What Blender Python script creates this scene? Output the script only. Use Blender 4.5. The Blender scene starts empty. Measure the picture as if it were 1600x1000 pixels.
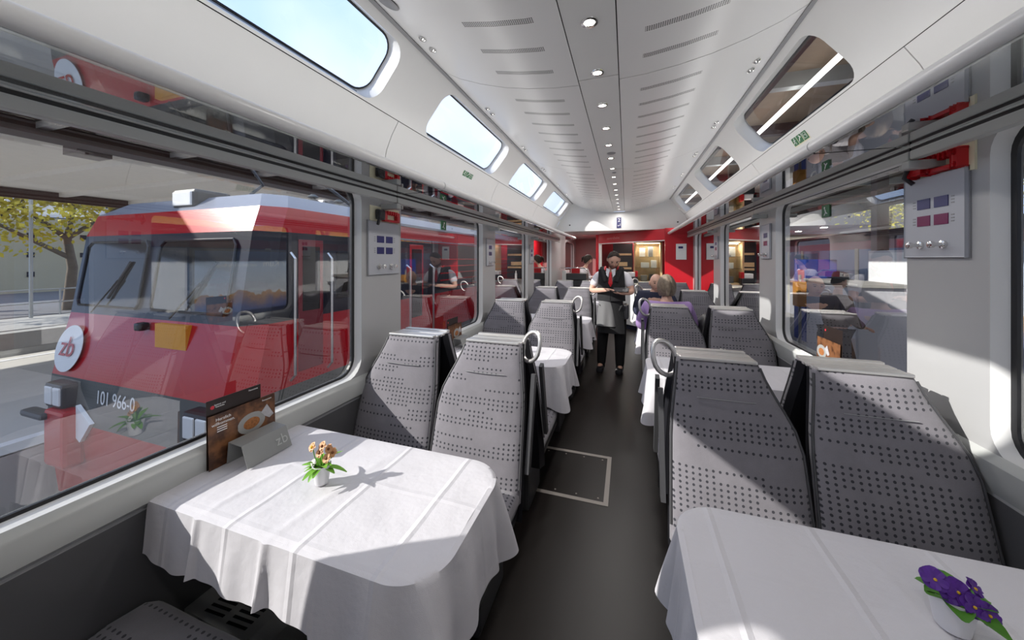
import bpy, bmesh, math, random
from mathutils import Vector, Matrix
PI = math.pi
R = random.Random(7)
SC = bpy.context.scene
COL = SC.collection

# ------------------------------------------------------------------ camera, sky, sun, exposure
YAW = math.atan(179 / 540.0)
EYE = 1.55
cam = bpy.data.objects.new('camera', bpy.data.cameras.new('camera'))
COL.objects.link(cam)
cam.location = (0, 0, EYE)
cam.rotation_euler = (PI / 2, 0, YAW)
cam.data.sensor_width = 36
cam.data.lens = 36 * 540 / 1600.0
cam.data.shift_y = -96 / 1600.0
cam.data.clip_start = 0.02
cam.data.clip_end = 400
SC.camera = cam

SC.view_settings.view_transform = 'Standard'
SC.view_settings.look = 'None'
SC.view_settings.gamma = 1
SC.view_settings.use_curve_mapping = False
SC.view_settings.exposure = 0.35

SUN_DIR = Vector((math.cos(math.radians(30.6)) * math.cos(math.radians(29)),
                  math.sin(math.radians(30.6)) * math.cos(math.radians(29)), -math.sin(math.radians(29))))
sun = bpy.data.objects.new('sun', bpy.data.lights.new('sun', 'SUN'))
COL.objects.link(sun)
sun.location = (-20, -12, 15)
sun.rotation_euler = SUN_DIR.to_track_quat('-Z', 'Y').to_euler()
sun.data.energy = 5.6
sun.data.angle = math.radians(0.55)
sun.data.color = (1.0, 0.965, 0.90)

world = bpy.data.worlds.new('sky')
SC.world = world
world.use_nodes = True
wn = world.node_tree
wn.nodes.clear()
_o = wn.nodes.new('ShaderNodeOutputWorld')
_b = wn.nodes.new('ShaderNodeBackground')
_t = wn.nodes.new('ShaderNodeTexCoord')
_n = wn.nodes.new('ShaderNodeTexNoise')
_r = wn.nodes.new('ShaderNodeValToRGB')
_n.inputs['Scale'].default_value = 1.6
_n.inputs['Detail'].default_value = 4
wn.links.new(_t.outputs['Generated'], _n.inputs['Vector'])
wn.links.new(_n.outputs['Fac'], _r.inputs['Fac'])
_r.color_ramp.elements[0].position = 0.42
_r.color_ramp.elements[0].color = (0.42, 0.58, 0.90, 1)
_r.color_ramp.elements[1].position = 0.72
_r.color_ramp.elements[1].color = (0.84, 0.87, 0.95, 1)
wn.links.new(_r.outputs['Color'], _b.inputs['Color'])
_b.inputs['Strength'].default_value = 1.3
wn.links.new(_b.outputs['Background'], _o.inputs['Surface'])

DOWNLIGHT_POWER = 2.5
RACK_FILL_POWER = 14  # added ceiling fill along the racks

# ------------------------------------------------------------------ materials
class G:
    def __init__(s, name):
        s.m = bpy.data.materials.new(name)
        s.m.use_nodes = True
        s.t = s.m.node_tree
        s.t.nodes.clear()
        s.out = s.t.nodes.new('ShaderNodeOutputMaterial')
    def n(s, typ, **k):
        x = s.t.nodes.new(typ)
        for a, b in k.items():
            setattr(x, a, b)
        return x
    def put(s, sock, v):
        if v is None: return
        if hasattr(v, 'is_output'): s.t.links.new(v, sock)
        else: sock.default_value = v
    def m_(s, op, a, b=None, c=None):
        x = s.n('ShaderNodeMath', operation=op)
        s.put(x.inputs[0], a); s.put(x.inputs[1], b); s.put(x.inputs[2], c)
        return x.outputs[0]
    def mix(s, f, a, b):
        x = s.n('ShaderNodeMix', data_type='RGBA')
        s.put(x.inputs['Factor'], f)
        s.put(x.inputs[6], a if hasattr(a, 'is_output') else c4(a))
        s.put(x.inputs[7], b if hasattr(b, 'is_output') else c4(b))
        return x.outputs[2]
    def coord(s, which='Object'):
        return s.n('ShaderNodeTexCoord').outputs[which]
    def xyz(s, v):
        x = s.n('ShaderNodeSeparateXYZ'); s.t.links.new(v, x.inputs[0])
        return x.outputs
    def noise(s, vec, scale, detail=3, rough=.5):
        x = s.n('ShaderNodeTexNoise')
        x.inputs['Scale'].default_value = scale; x.inputs['Detail'].default_value = detail
        x.inputs['Roughness'].default_value = rough
        s.t.links.new(vec, x.inputs['Vector'])
        return x.outputs['Fac']
    def white(s, a, b):
        c = s.n('ShaderNodeCombineXYZ'); s.put(c.inputs[0], a); s.put(c.inputs[1], b)
        w = s.n('ShaderNodeTexWhiteNoise', noise_dimensions='2D'); s.t.links.new(c.outputs[0], w.inputs['Vector'])
        return w.outputs['Value']
    def bsdf(s, color, rough=.5, metal=0, spec=.5, bump=None, bstr=.2, bdist=.01, **k):
        p = s.n('ShaderNodeBsdfPrincipled')
        s.put(p.inputs['Base Color'], color if hasattr(color, 'is_output') else c4(color))
        s.put(p.inputs['Roughness'], rough); s.put(p.inputs['Metallic'], metal)
        s.put(p.inputs['Specular IOR Level'], spec)
        for a, b in k.items():
            s.put(p.inputs[a.replace('_', ' ')], b)
        if bump is not None:
            q = s.n('ShaderNodeBump'); q.inputs['Strength'].default_value = bstr; q.inputs['Distance'].default_value = bdist
            s.t.links.new(bump, q.inputs['Height']); s.t.links.new(q.outputs[0], p.inputs['Normal'])
        s.t.links.new(p.outputs[0], s.out.inputs['Surface'])
        return s.m

def c4(c):
    return tuple(c) + (1,) if len(c) == 3 else tuple(c)

def flat(name, col, rough=.5, metal=0, spec=.5, var=.05, vs=8, bump=0, **k):
    g = G(name)
    co = g.coord()
    f = g.noise(co, vs)
    c = g.mix(f, tuple(x * (1 - var) for x in col), tuple(min(1, x * (1 + var)) for x in col))
    if bump:
        return g.bsdf(c, rough, metal, spec, bump=g.noise(co, 180, 2), bstr=bump, bdist=.002, **k)
    return g.bsdf(c, rough, metal, spec, **k)

def emis(name, col, s):
    g = G(name); e = g.n('ShaderNodeEmission'); e.inputs[0].default_value = c4(col); e.inputs[1].default_value = s
    g.t.links.new(e.outputs[0], g.out.inputs[0]); return g.m

def fabric(name, axes, base=(.195, .185, .205), dark=(.045, .045, .055)):
    g = G(name)
    co = g.coord(); x = g.xyz(co)
    rnd = g.n('ShaderNodeObjectInfo').outputs['Random']
    su, sv = .0245, .0205
    u = g.m_('DIVIDE', x[axes[0]], su); v = g.m_('DIVIDE', x[axes[1]], sv)
    i = g.m_('FLOOR', u); j = g.m_('FLOOR', v)
    fu = g.m_('MULTIPLY', g.m_('SUBTRACT', g.m_('FRACT', u), .5), su)
    fv = g.m_('MULTIPLY', g.m_('SUBTRACT', g.m_('FRACT', v), .5), sv)
    d = g.m_('SQRT', g.m_('ADD', g.m_('MULTIPLY', fu, fu), g.m_('MULTIPLY', fv, fv)))
    dot = g.m_('LESS_THAN', d, .0051)
    jj = g.m_('ADD', j, g.m_('MULTIPLY', rnd, 40))
    r1 = g.white(jj, 3.7)
    full = g.m_('GREATER_THAN', r1, .66)
    blk = g.m_('FLOOR', g.m_('ADD', g.m_('DIVIDE', i, 6), g.m_('MULTIPLY', r1, 5)))
    r2 = g.white(g.m_('ADD', blk, .3), g.m_('FLOOR', g.m_('DIVIDE', jj, 1.7)))
    part = g.m_('MULTIPLY', g.m_('GREATER_THAN', r2, .42), g.m_('GREATER_THAN', r1, .14))
    mask = g.m_('MULTIPLY', dot, g.m_('MAXIMUM', full, part))
    n1 = g.noise(co, 5, 4, .6)
    n2 = g.noise(co, 260, 2, .6)
    c = g.mix(g.m_('POWER', n1, 1.0), tuple(a * .55 for a in base), tuple(a * 1.45 for a in base))
    c = g.mix(g.m_('MULTIPLY', n2, .35), c, tuple(a * 1.5 for a in base))
    c = g.mix(mask, c, dark)
    return g.bsdf(c, .9, 0, .2, bump=n2, bstr=.35, bdist=.002, Sheen_Weight=.25, Sheen_Roughness=.5)

def glassmat(name, tint=(.93, .95, .95), boost=1.0, ior=1.5):
    g = G(name)
    tr = g.n('ShaderNodeBsdfTransparent'); tr.inputs[0].default_value = c4(tint)
    gl = g.n('ShaderNodeBsdfGlossy'); gl.inputs['Roughness'].default_value = 0.0
    lw = g.n('ShaderNodeLayerWeight'); lw.inputs['Blend'].default_value = .5
    f = g.m_('ADD', .04, g.m_('MULTIPLY', .96, g.m_('POWER', lw.outputs['Facing'], 5)))
    f = g.m_('MINIMUM', g.m_('MULTIPLY', f, boost), 1.0)
    mx = g.n('ShaderNodeMixShader')
    g.put(mx.inputs[0], f)
    g.t.links.new(tr.outputs[0], mx.inputs[1]); g.t.links.new(gl.outputs[0], mx.inputs[2])
    g.t.links.new(mx.outputs[0], g.out.inputs[0])
    return g.m

def clothmat(name):
    g = G(name)
    co = g.coord(); x = g.xyz(co)
    def crease(ax, per, ph):
        f = g.m_('ABSOLUTE', g.m_('SUBTRACT', g.m_('FRACT', g.m_('ADD', g.m_('DIVIDE', x[ax], per), ph)), .5))
        return g.m_('MULTIPLY', g.m_('SUBTRACT', 1, g.m_('MINIMUM', g.m_('DIVIDE', f, .05), 1)), .32)
    h = g.m_('ADD', crease(0, .26, .1), g.m_('MULTIPLY', crease(1, .27, .4), .5))
    wr = g.m_('MULTIPLY', g.noise(co, 6, 4, .55), .9)
    wv = g.m_('MULTIPLY', g.noise(co, 600, 1, .5), .05)
    h = g.m_('ADD', g.m_('ADD', h, wr), wv)
    return g.bsdf((.61, .595, .63), .85, 0, .2, bump=h, bstr=.7, bdist=.014)

M = {}
M['white'] = flat('white_panel', (.70, .70, .695), .35, var=.02)
M['wallpanel'] = flat('grey_white_wall', (.39, .39, .395), .35, var=.02)
M['sill'] = flat('light_grey_sill', (.44, .45, .44), .3, var=.02)
M['frame'] = flat('pale_window_surround', (.70, .70, .70), .3, var=.02)
M['plate'] = flat('pale_blue_grey_plate', (.42, .43, .47), .35, var=.02)
M['lower'] = flat('dark_grey_wall', (.085, .085, .09), .6, var=.08)
M['rubber'] = flat('black_rubber', (.012, .012, .014), .4)
M['black'] = flat('black_plastic', (.018, .018, .022), .35, var=.1)
M['darkgrey'] = flat('dark_grey_plastic', (.06, .06, .065), .4)
M['grey'] = flat('grey_plastic', (.25, .25, .26), .4)
M['steel'] = flat('brushed_steel', (.78, .76, .74), .36, metal=.9)
M['chrome'] = flat('polished_steel', (.75, .74, .72), .12, metal=1)
M['alu'] = flat('anodised_aluminium', (.42, .43, .42), .35, metal=.3)
M['seat'] = fabric('dotted_velour_back', (0, 2))
M['cush'] = fabric('dotted_velour_cushion', (0, 1))
M['cloth'] = clothmat('white_linen')
M['glass'] = glassmat('window_glass', (.95, .96, .96), boost=4.6)
M['rglass'] = glassmat('rack_glass', (.84, .86, .86), boost=3.6)
M['skglass'] = glassmat('roof_glass', (.97, .98, .99), boost=1.0)
M['clearglass'] = glassmat('display_glass', (.9, .93, .93), boost=1.2)
M['red'] = flat('red_paint', (.50, .012, .018), .3, var=.05)
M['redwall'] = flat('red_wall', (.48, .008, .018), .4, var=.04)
M['blue'] = flat('dark_blue_label', (.02, .02, .12), .3)
M['magenta'] = flat('magenta_label', (.16, .005, .07), .3)
M['green'] = flat('green_sign', (.02, .14, .05), .4)
M['cream'] = flat('cream_plate', (.72, .68, .50), .5)
M['signwhite'] = flat('white_ink', (.85, .85, .85), .5)
M['wood'] = flat('light_wood', (.56, .40, .22), .45, var=.15, vs=20)
M['white_gloss'] = flat('white_gloss', (.78, .78, .78), .2)
M['skin'] = flat('skin', (.66, .40, .30), .5, var=.06)
M['hairdark'] = flat('dark_hair', (.020, .012, .008), .8, var=.3, vs=60)
M['hairgrey'] = flat('grey_blond_hair', (.17, .13, .095), .7, var=.6, vs=40)
M['shirt'] = flat('white_shirt', (.72, .71, .76), .8)
M['vest'] = flat('black_vest', (.012, .012, .014), .8)
M['trouser'] = flat('black_trousers', (.010, .010, .012), .85)
M['tie'] = flat('red_tie', (.55, .01, .02), .5)
M['sunlit_apron'] = flat('sunlit_black_apron', (.16, .16, .165), .85)  # black apron where the sun hits it, lightened to grey in the colour
M['purple'] = flat('lilac_knit', (.38, .25, .52), .9)
M['navy'] = flat('navy_jacket', (.018, .022, .05), .85)
M['leaf'] = flat('green_leaf', (.16, .38, .03), .5, var=.3, vs=60)
M['leafdark'] = flat('deep_green_leaf', (.07, .22, .02), .5, var=.3, vs=60)
M['petal'] = flat('peach_petal', (.75, .42, .22), .6, var=.3, vs=90)
M['petalw'] = flat('white_petal', (.8, .78, .74), .6)
M['petalp'] = flat('violet_petal', (.09, .015, .26), .6, var=.4, vs=90)
M['yellow'] = flat('yellow_centre', (.7, .42, .02), .5)
M['brown'] = flat('brown_centre', (.18, .06, .015), .6)
M['soil'] = flat('soil', (.015, .010, .007), .9)
M['pot'] = flat('white_pot', (.72, .71, .74), .35)

g = G('floor_vinyl'); co = g.coord()
n1 = g.noise(co, 900, 1, .5); n2 = g.noise(co, 3, 3)
c = g.mix(n1, (.008, .0065, .006), (.026, .020, .018)); c = g.mix(g.m_('MULTIPLY', n2, .4), c, (.026, .021, .019))
M['floor'] = g.bsdf(c, .36, 0, .38, bump=n1, bstr=.08, bdist=.001)

# ceiling: rows of perforations
g = G('perforated_ceiling'); co = g.coord(); x = g.xyz(co)
panel = g.m_('MULTIPLY', g.m_('FRACT', g.m_('DIVIDE', g.m_('SUBTRACT', x[1], 1.95 - 1.98 * 10), 1.98)), 1.98)
row = g.m_('DIVIDE', g.m_('SUBTRACT', panel, .17), .204)
rowi = g.m_('FLOOR', g.m_('ADD', row, .5))
off = g.m_('MULTIPLY', g.m_('SUBTRACT', row, rowi), .204)
inrow = g.m_('MULTIPLY', g.m_('LESS_THAN', g.m_('ABSOLUTE', off), .0175), g.m_('MULTIPLY', g.m_('GREATER_THAN', row, -.4), g.m_('LESS_THAN', row, 8.4)))
ax = g.m_('ABSOLUTE', g.m_('ADD', x[0], .144))
inx = g.m_('LESS_THAN', g.m_('ABSOLUTE', g.m_('SUBTRACT', ax, .377)), .158)
px = .0088
fx = g.m_('SUBTRACT', g.m_('FRACT', g.m_('DIVIDE', x[0], px)), .5)
fy = g.m_('SUBTRACT', g.m_('FRACT', g.m_('DIVIDE', g.m_('ADD', off, .0175), px)), .5)
d = g.m_('ADD', g.m_('MULTIPLY', fx, fx), g.m_('MULTIPLY', fy, fy))
hole = g.m_('MULTIPLY', g.m_('MULTIPLY', g.m_('LESS_THAN', d, .15), inrow), inx)
M['perf'] = g.bsdf(g.mix(hole, (.74, .735, .735), (.03, .03, .03)), .3, 0, .5)

# ------------------------------------------------------------------ mesh helpers
class MB:
    def __init__(s): s.bm = bmesh.new(); s.mi = 0
    def v(s, co): return s.bm.verts.new(co)
    def f(s, vs):
        try:
            q = s.bm.faces.new(vs); q.material_index = s.mi; return q
        except ValueError: return None
    def quad(s, a, b, c, d): return s.f([s.v(a), s.v(b), s.v(c), s.v(d)])
    def box(s, x0, x1, y0, y1, z0, z1, bev=0):
        b = bmesh.new(); bmesh.ops.create_cube(b, size=1)
        for q in b.verts:
            q.co = Vector((x0 + (q.co.x + .5) * (x1 - x0), y0 + (q.co.y + .5) * (y1 - y0), z0 + (q.co.z + .5) * (z1 - z0)))
        if bev > 0:
            bmesh.ops.bevel(b, geom=b.edges[:], offset=min(bev, .45 * min(abs(x1 - x0), abs(y1 - y0), abs(z1 - z0))), segments=2, profile=.6, affect='EDGES')
        s.add(b); return s
    def add(s, b, mtx=None):
        if mtx is not None: b.transform(mtx)
        vm = {}
        for q in b.verts: vm[q] = s.bm.verts.new(q.co)
        for q in b.faces:
            n = s.f([vm[w] for w in q.verts])
        b.free(); return s
    def rings(s, rs, closed=True, cap=True):
        vr = [[s.v(p) for p in r] for r in rs]
        n = len(vr[0])
        for a, b in zip(vr, vr[1:]):
            for k in range(n if closed else n - 1):
                s.f([a[k], a[(k + 1) % n], b[(k + 1) % n], b[k]])
        if cap and closed: s.f(vr[0][::-1]); s.f(vr[-1])
        return s
    def tube(s, pts, r, n=8, closed=False):
        pts = [Vector(p) for p in pts]
        rs = []; up = None
        for k, p in enumerate(pts):
            a = pts[k - 1] if (k > 0 or closed) else p
            b = pts[(k + 1) % len(pts)] if (k < len(pts) - 1 or closed) else p
            t = (b - a).normalized()
            if up is None:
                up = t.orthogonal().normalized()
            up = (up - t * up.dot(t)).normalized()
            w = t.cross(up)
            rr = r[k] if isinstance(r, (list, tuple)) else r
            rs.append([p + (up * math.cos(2 * PI * i / n) + w * math.sin(2 * PI * i / n)) * rr for i in range(n)])
        if closed:
            rs.append(rs[0]); s.rings(rs, cap=False)
        else: s.rings(rs)
        return s
    def lathe(s, prof, c=(0, 0, 0), n=24, ax='z'):
        rs = []
        for r, h in prof:
            ring = []
            for i in range(n):
                a = 2 * PI * i / n; x, y = max(r, 1e-4) * math.cos(a), max(r, 1e-4) * math.sin(a)
                p = {'z': (x, y, h), 'y': (x, h, y), 'x': (h, x, y)}[ax]
                ring.append((p[0] + c[0], p[1] + c[1], p[2] + c[2]))
            rs.append(ring)
        s.rings(rs); return s
    def prism(s, pts, ax, a, b):
        def P(p, t): return {'x': (t, p[0], p[1]), 'y': (p[0], t, p[1]), 'z': (p[0], p[1], t)}[ax]
        s.rings([[P(p, a) for p in pts], [P(p, b) for p in pts]]); return s
    def ball(s, c, r, seg=16, mtx=None):
        b = bmesh.new(); bmesh.ops.create_uvsphere(b, u_segments=seg, v_segments=max(6, seg // 2 + 2), radius=1)
        rr = r if isinstance(r, (tuple, list)) else (r, r, r)
        mt = Matrix.Translation(c) @ (mtx or Matrix.Identity(4)) @ Matrix.Diagonal((*rr, 1))
        s.add(b, mt); return s
    def grid(s, fn, nu, nv, cu=False):
        vs = [[s.v(fn(i / nu, j / nv)) for j in range(nv + 1)] for i in range(nu + (0 if cu else 1))]
        L = len(vs)
        for i in range(nu):
            for j in range(nv):
                s.f([vs[i][j], vs[(i + 1) % L][j], vs[(i + 1) % L][j + 1], vs[i][j + 1]])
        return s
    def build(s, name, mat, parent=None, smooth=False, loc=None, rot=None, keepn=False):
        if not keepn: bmesh.ops.recalc_face_normals(s.bm, faces=s.bm.faces[:])
        me = bpy.data.meshes.new(name); s.bm.to_mesh(me); s.bm.free()
        for m in (mat if isinstance(mat, (list, tuple)) else [mat]): me.materials.append(m)
        if smooth:
            me.polygons.foreach_set('use_smooth', [True] * len(me.polygons))
            try: me.set_sharp_from_angle(angle=math.radians(38 if smooth is True else smooth))
            except Exception: pass
        o = bpy.data.objects.new(name, me); COL.objects.link(o)
        if parent: o.parent = parent
        if loc: o.location = loc
        if rot: o.rotation_euler = rot
        return o

def tag(o, label=None, cat=None, group=None, kind=None):
    if label: o['label'] = label
    if cat: o['category'] = cat
    if group: o['group'] = group
    if kind: o['kind'] = kind
    return o
def thing(name, label, cat, loc=(0, 0, 0), rz=0, group=None):
    o = bpy.data.objects.new(name, None); COL.objects.link(o); o.location = loc; o.rotation_euler = (0, 0, rz)
    o.empty_display_size = .05
    return tag(o, label, cat, group)
def struct(o, label=None, cat=None): return tag(o, label, cat, kind='structure')
def dup(root, loc=None, rz=None, label=None, group=None):
    def rec(o, par):
        c = o.copy(); COL.objects.link(c)
        if par is not None: c.parent = par
        for ch in [q for q in ALLCH.get(o.name, [])]: rec(ch, c)
        return c
    c = rec(root, None)
    if loc is not None: c.location = loc
    if rz is not None: c.rotation_euler = (0, 0, rz)
    if label: c['label'] = label
    if group: c['group'] = group
    return c
ALLCH = {}
def reg(root):
    ALLCH.clear()
    for o in COL.objects:
        if o.parent: ALLCH.setdefault(o.parent.name, []).append(o)

def rrect(u0, u1, v0, v1, r, n=5):
    out = []
    for cx, cy, a0 in ((u1 - r, v0 + r, -90), (u1 - r, v1 - r, 0), (u0 + r, v1 - r, 90), (u0 + r, v0 + r, 180)):
        for k in range(n + 1):
            a = math.radians(a0 + 90 * k / n); out.append((cx + r * math.cos(a), cy + r * math.sin(a)))
    return out

def plate(mb, cell, hole, r, f3, depth, nseg=6):
    """plate covering cell with a rounded hole; f3(u,v,d)"""
    u0, u1, v0, v1 = cell; h = rrect(*hole, r, nseg); k = nseg + 1
    outer = [((u1, v0), 'c'), ((u1, v1), 'c'), ((u0, v1), 'c'), ((u0, v0), 'c')]
    for d in (0, depth):
        H = [mb.v(f3(p[0], p[1], d)) for p in h]
        corners = [(u1, v0), (u1, v1), (u0, v1), (u0, v0)]
        Cn = [mb.v(f3(*c, d)) for c in corners]
        pr = []
        for ci in range(4):
            A = h[ci * k]; B = h[ci * k + k - 1]
            if ci == 0: pa, pb = (A[0], v0), (u1, B[1])
            elif ci == 1: pa, pb = (u1, A[1]), (B[0], v1)
            elif ci == 2: pa, pb = (A[0], v1), (u0, B[1])
            else: pa, pb = (u0, A[1]), (B[0], v0)
            pr.append((mb.v(f3(*pa, d)), mb.v(f3(*pb, d))))
        for ci in range(4):
            pa, pb = pr[ci]
            mb.f([H[ci * k], pa, Cn[ci]])
            for q in range(k - 1): mb.f([H[ci * k + q], Cn[ci], H[ci * k + q + 1]])
            mb.f([H[ci * k + k - 1], Cn[ci], pb])
            nx = (ci + 1) % 4
            mb.f([H[ci * k + k - 1], pb, pr[nx][0], H[nx * k]])
    return h

def ringband(mb, hole0, r0, hole1, r1, f3, d0, d1, nseg=6):
    a = rrect(*hole0, r0, nseg); b = rrect(*hole1, r1, nseg); n = len(a)
    va = [mb.v(f3(p[0], p[1], d0)) for p in a]; vb = [mb.v(f3(p[0], p[1], d1)) for p in b]
    for i in range(n): mb.f([va[i], va[(i + 1) % n], vb[(i + 1) % n], vb[i]])

def text(name, body, size, mat, parent, mtx, extrude=.0006, align='CENTER', label=None):
    cu = bpy.data.curves.new(name, 'FONT'); cu.body = body; cu.size = size; cu.extrude = extrude
    cu.align_x = align; cu.align_y = 'CENTER'
    to = bpy.data.objects.new(name, cu); COL.objects.link(to)
    bpy.context.view_layer.update()
    me = bpy.data.meshes.new_from_object(to.evaluated_get(bpy.context.evaluated_depsgraph_get()))
    COL.objects.unlink(to); bpy.data.objects.remove(to)
    me.name = name; me.materials.clear(); me.materials.append(mat)
    o = bpy.data.objects.new(name, me); COL.objects.link(o)
    me.transform(mtx)
    if parent: o.parent = parent
    if label: o['label'] = label
    return o
def basis(o, ux, uy):
    ux = Vector(ux).normalized(); uy = Vector(uy).normalized(); uz = ux.cross(uy)
    m = Matrix((ux, uy, uz)).transposed().to_4x4(); m.translation = Vector(o); return m

def skin(name, nodes, edges, mat, parent=None, root=None, sub=2, loc=None):
    ks = list(nodes); ix = {k: i for i, k in enumerate(ks)}
    me = bpy.data.meshes.new(name)
    me.from_pydata([nodes[k][0] for k in ks], [(ix[a], ix[b]) for a, b in edges], [])
    o = bpy.data.objects.new(name, me); COL.objects.link(o)
    md = o.modifiers.new('skin', 'SKIN'); md.use_smooth_shade = True
    sv = me.skin_vertices[0].data
    for k in ks:
        r = nodes[k][1]; r = r if isinstance(r, tuple) else (r, r)
        sv[ix[k]].radius = r; sv[ix[k]].use_root = (k == (root or ks[0]))
    sd = o.modifiers.new('sub', 'SUBSURF'); sd.levels = sub; sd.render_levels = sub
    bpy.context.view_layer.update()
    m2 = bpy.data.meshes.new_from_object(o.evaluated_get(bpy.context.evaluated_depsgraph_get()))
    o.modifiers.clear(); o.data = m2; m2.name = name
    m2.materials.clear(); m2.materials.append(mat)
    m2.polygons.foreach_set('use_smooth', [True] * len(m2.polygons))
    if parent: o.parent = parent
    if loc: o.location = loc
    return o

# ------------------------------------------------------------------ carriage shell
CX = -.144
XL, XR = -1.474, 1.186
W = 1.33
Y0, Y1 = -3.57, 7.48
PC = [1.83 + 1.8 * k for k in range(-3, 4)]      # pillar centres
mb = MB(); mb.box(XL, XR, Y0, 11.5, -.05, 0); struct(mb.build('floor', M['floor']))

def wall(side):
    X = XL if side < 0 else XR
    nm = 'left' if side < 0 else 'right'
    zs = 0 if side < 0 else .03
    f3 = lambda u, v, d: (X + side * d, u, v)
    mb = MB(); fr = MB()
    cells = [(a, b) for a, b in zip(PC, PC[1:])]
    holes = []
    for a, b in cells: holes.append(((a, b), (a + .185, b - .185)))
    if side < 0: holes.append(((8.5, 10.6), (8.75, 10.3)))
    zt = 1.985 + zs
    n = 0
    for (a, b), (h0, h1) in holes:
        hole = (h0, h1, .865, zt)
        plate(mb, (a, b, .74, 2.16), hole, .11, f3, .06)
        # splayed pale surround, then rubber, then pane
        n += 1
        fr = MB(); ringband(fr, hole, .11, (h0 + .006, h1 - .012, .875, zt - .012), .10, f3, 0, .042)
        w = struct(fr.build('window_%d' % (n + (0 if side < 0 else 10)), M['frame'], smooth=50))
        rb = MB(); ringband(rb, (h0 + .006, h1 - .012, .875, zt - .012), .10, (h0 + .015, h1 - .028, .885, zt - .028), .09, f3, .042, .045)
        ringband(rb, (h0 + .015, h1 - .028, .885, zt - .028), .09, (h0 + .015, h1 - .028, .885, zt - .028), .09, f3, .045, .06)
        rb.build('window_seal', M['rubber'], w)
        gp = MB(); hp = rrect(h0 + .008, h1 - .018, .878, zt - .018, .09, 6)
        gp.f([gp.v(f3(p[0], p[1], .050)) for p in hp]); gp.build('window_pane', M['glass'], w)
    lastY = 7.23
    if side < 0:
        mb.box(X, X + side * .09, 7.23, 8.5, .74, 2.16); mb.box(X, X + side * .09, 10.6, 11.5, .74, 2.16)
    else:
        mb.box(X, X + side * .09, 7.23, 11.5, .74, 2.16)
    struct(mb.build('wall_' + nm, M['wallpanel']))
    # lower wall
    lo = MB(); lo.box(X, X + side * .09, Y0, 11.5, 0, .74); struct(lo.build('wall_%s_lower' % nm, M['lower']))
    # sill: bright sloping ledge with a vertical face
    s = -side
    si = MB()
    zb = 0 if side < 0 else .04
    si.prism([(X, .868 + zb * .5), (X + s * .020, .850 + zb * .5), (X + s * .024, .842 + zb * .5), (X + s * .020, .768 + zb), (X, .75)], 'y', Y0, 7.23)
    struct(si.build('trim_1' if side < 0 else 'trim_2', M['sill'], smooth=30))
wall(-1); wall(1)
mb = MB(); mb.box(XL - .09, XR + .09, Y0 - .08, Y0, 0, 2.8); struct(mb.build('wall_back', M['white']))
mb = MB(); mb.box(XL, XR, 11.5, 11.58, 0, 2.2); struct(mb.build('wall_front', M['redwall']))

# ceiling
CP = [(.108, 2.517), (.25, 2.524), (.4, 2.544), (.55, 2.574), (.7, 2.618), (.84, 2.672), (.95, 2.732)]
joints = [Y0] + [1.95 + 1.98 * k for k in range(-2, 3)] + [Y1]
cm = MB()
for a, b in zip(joints, joints[1:]):
    for sd in (-1, 1):
        pts = [(CX + sd * x, z) for x, z in CP]
        up = [(CX + sd * x, z + .012) for x, z in CP[::-1]]
        cm.prism(pts + up, 'y', a + .003, b - .003)
struct(cm.build('ceiling', M['perf'], smooth=20))
cm = MB()
for a, b in zip(joints, joints[1:]):
    cm.box(CX - .103, CX + .103, a - .05 + .003, b - .05 - .003, 2.517, 2.53)
struct(cm.build('trim_3', M['white']))
cm = MB(); 
pts = [(CX - x, z + .018) for x, z in CP[::-1]] + [(CX + x, z + .018) for x, z in CP]
cm.prism(pts + [(CX + .95, 2.80), (CX - .95, 2.80)], 'y', Y0, Y1)
struct(cm.build('trim_4', M['rubber']))

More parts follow.
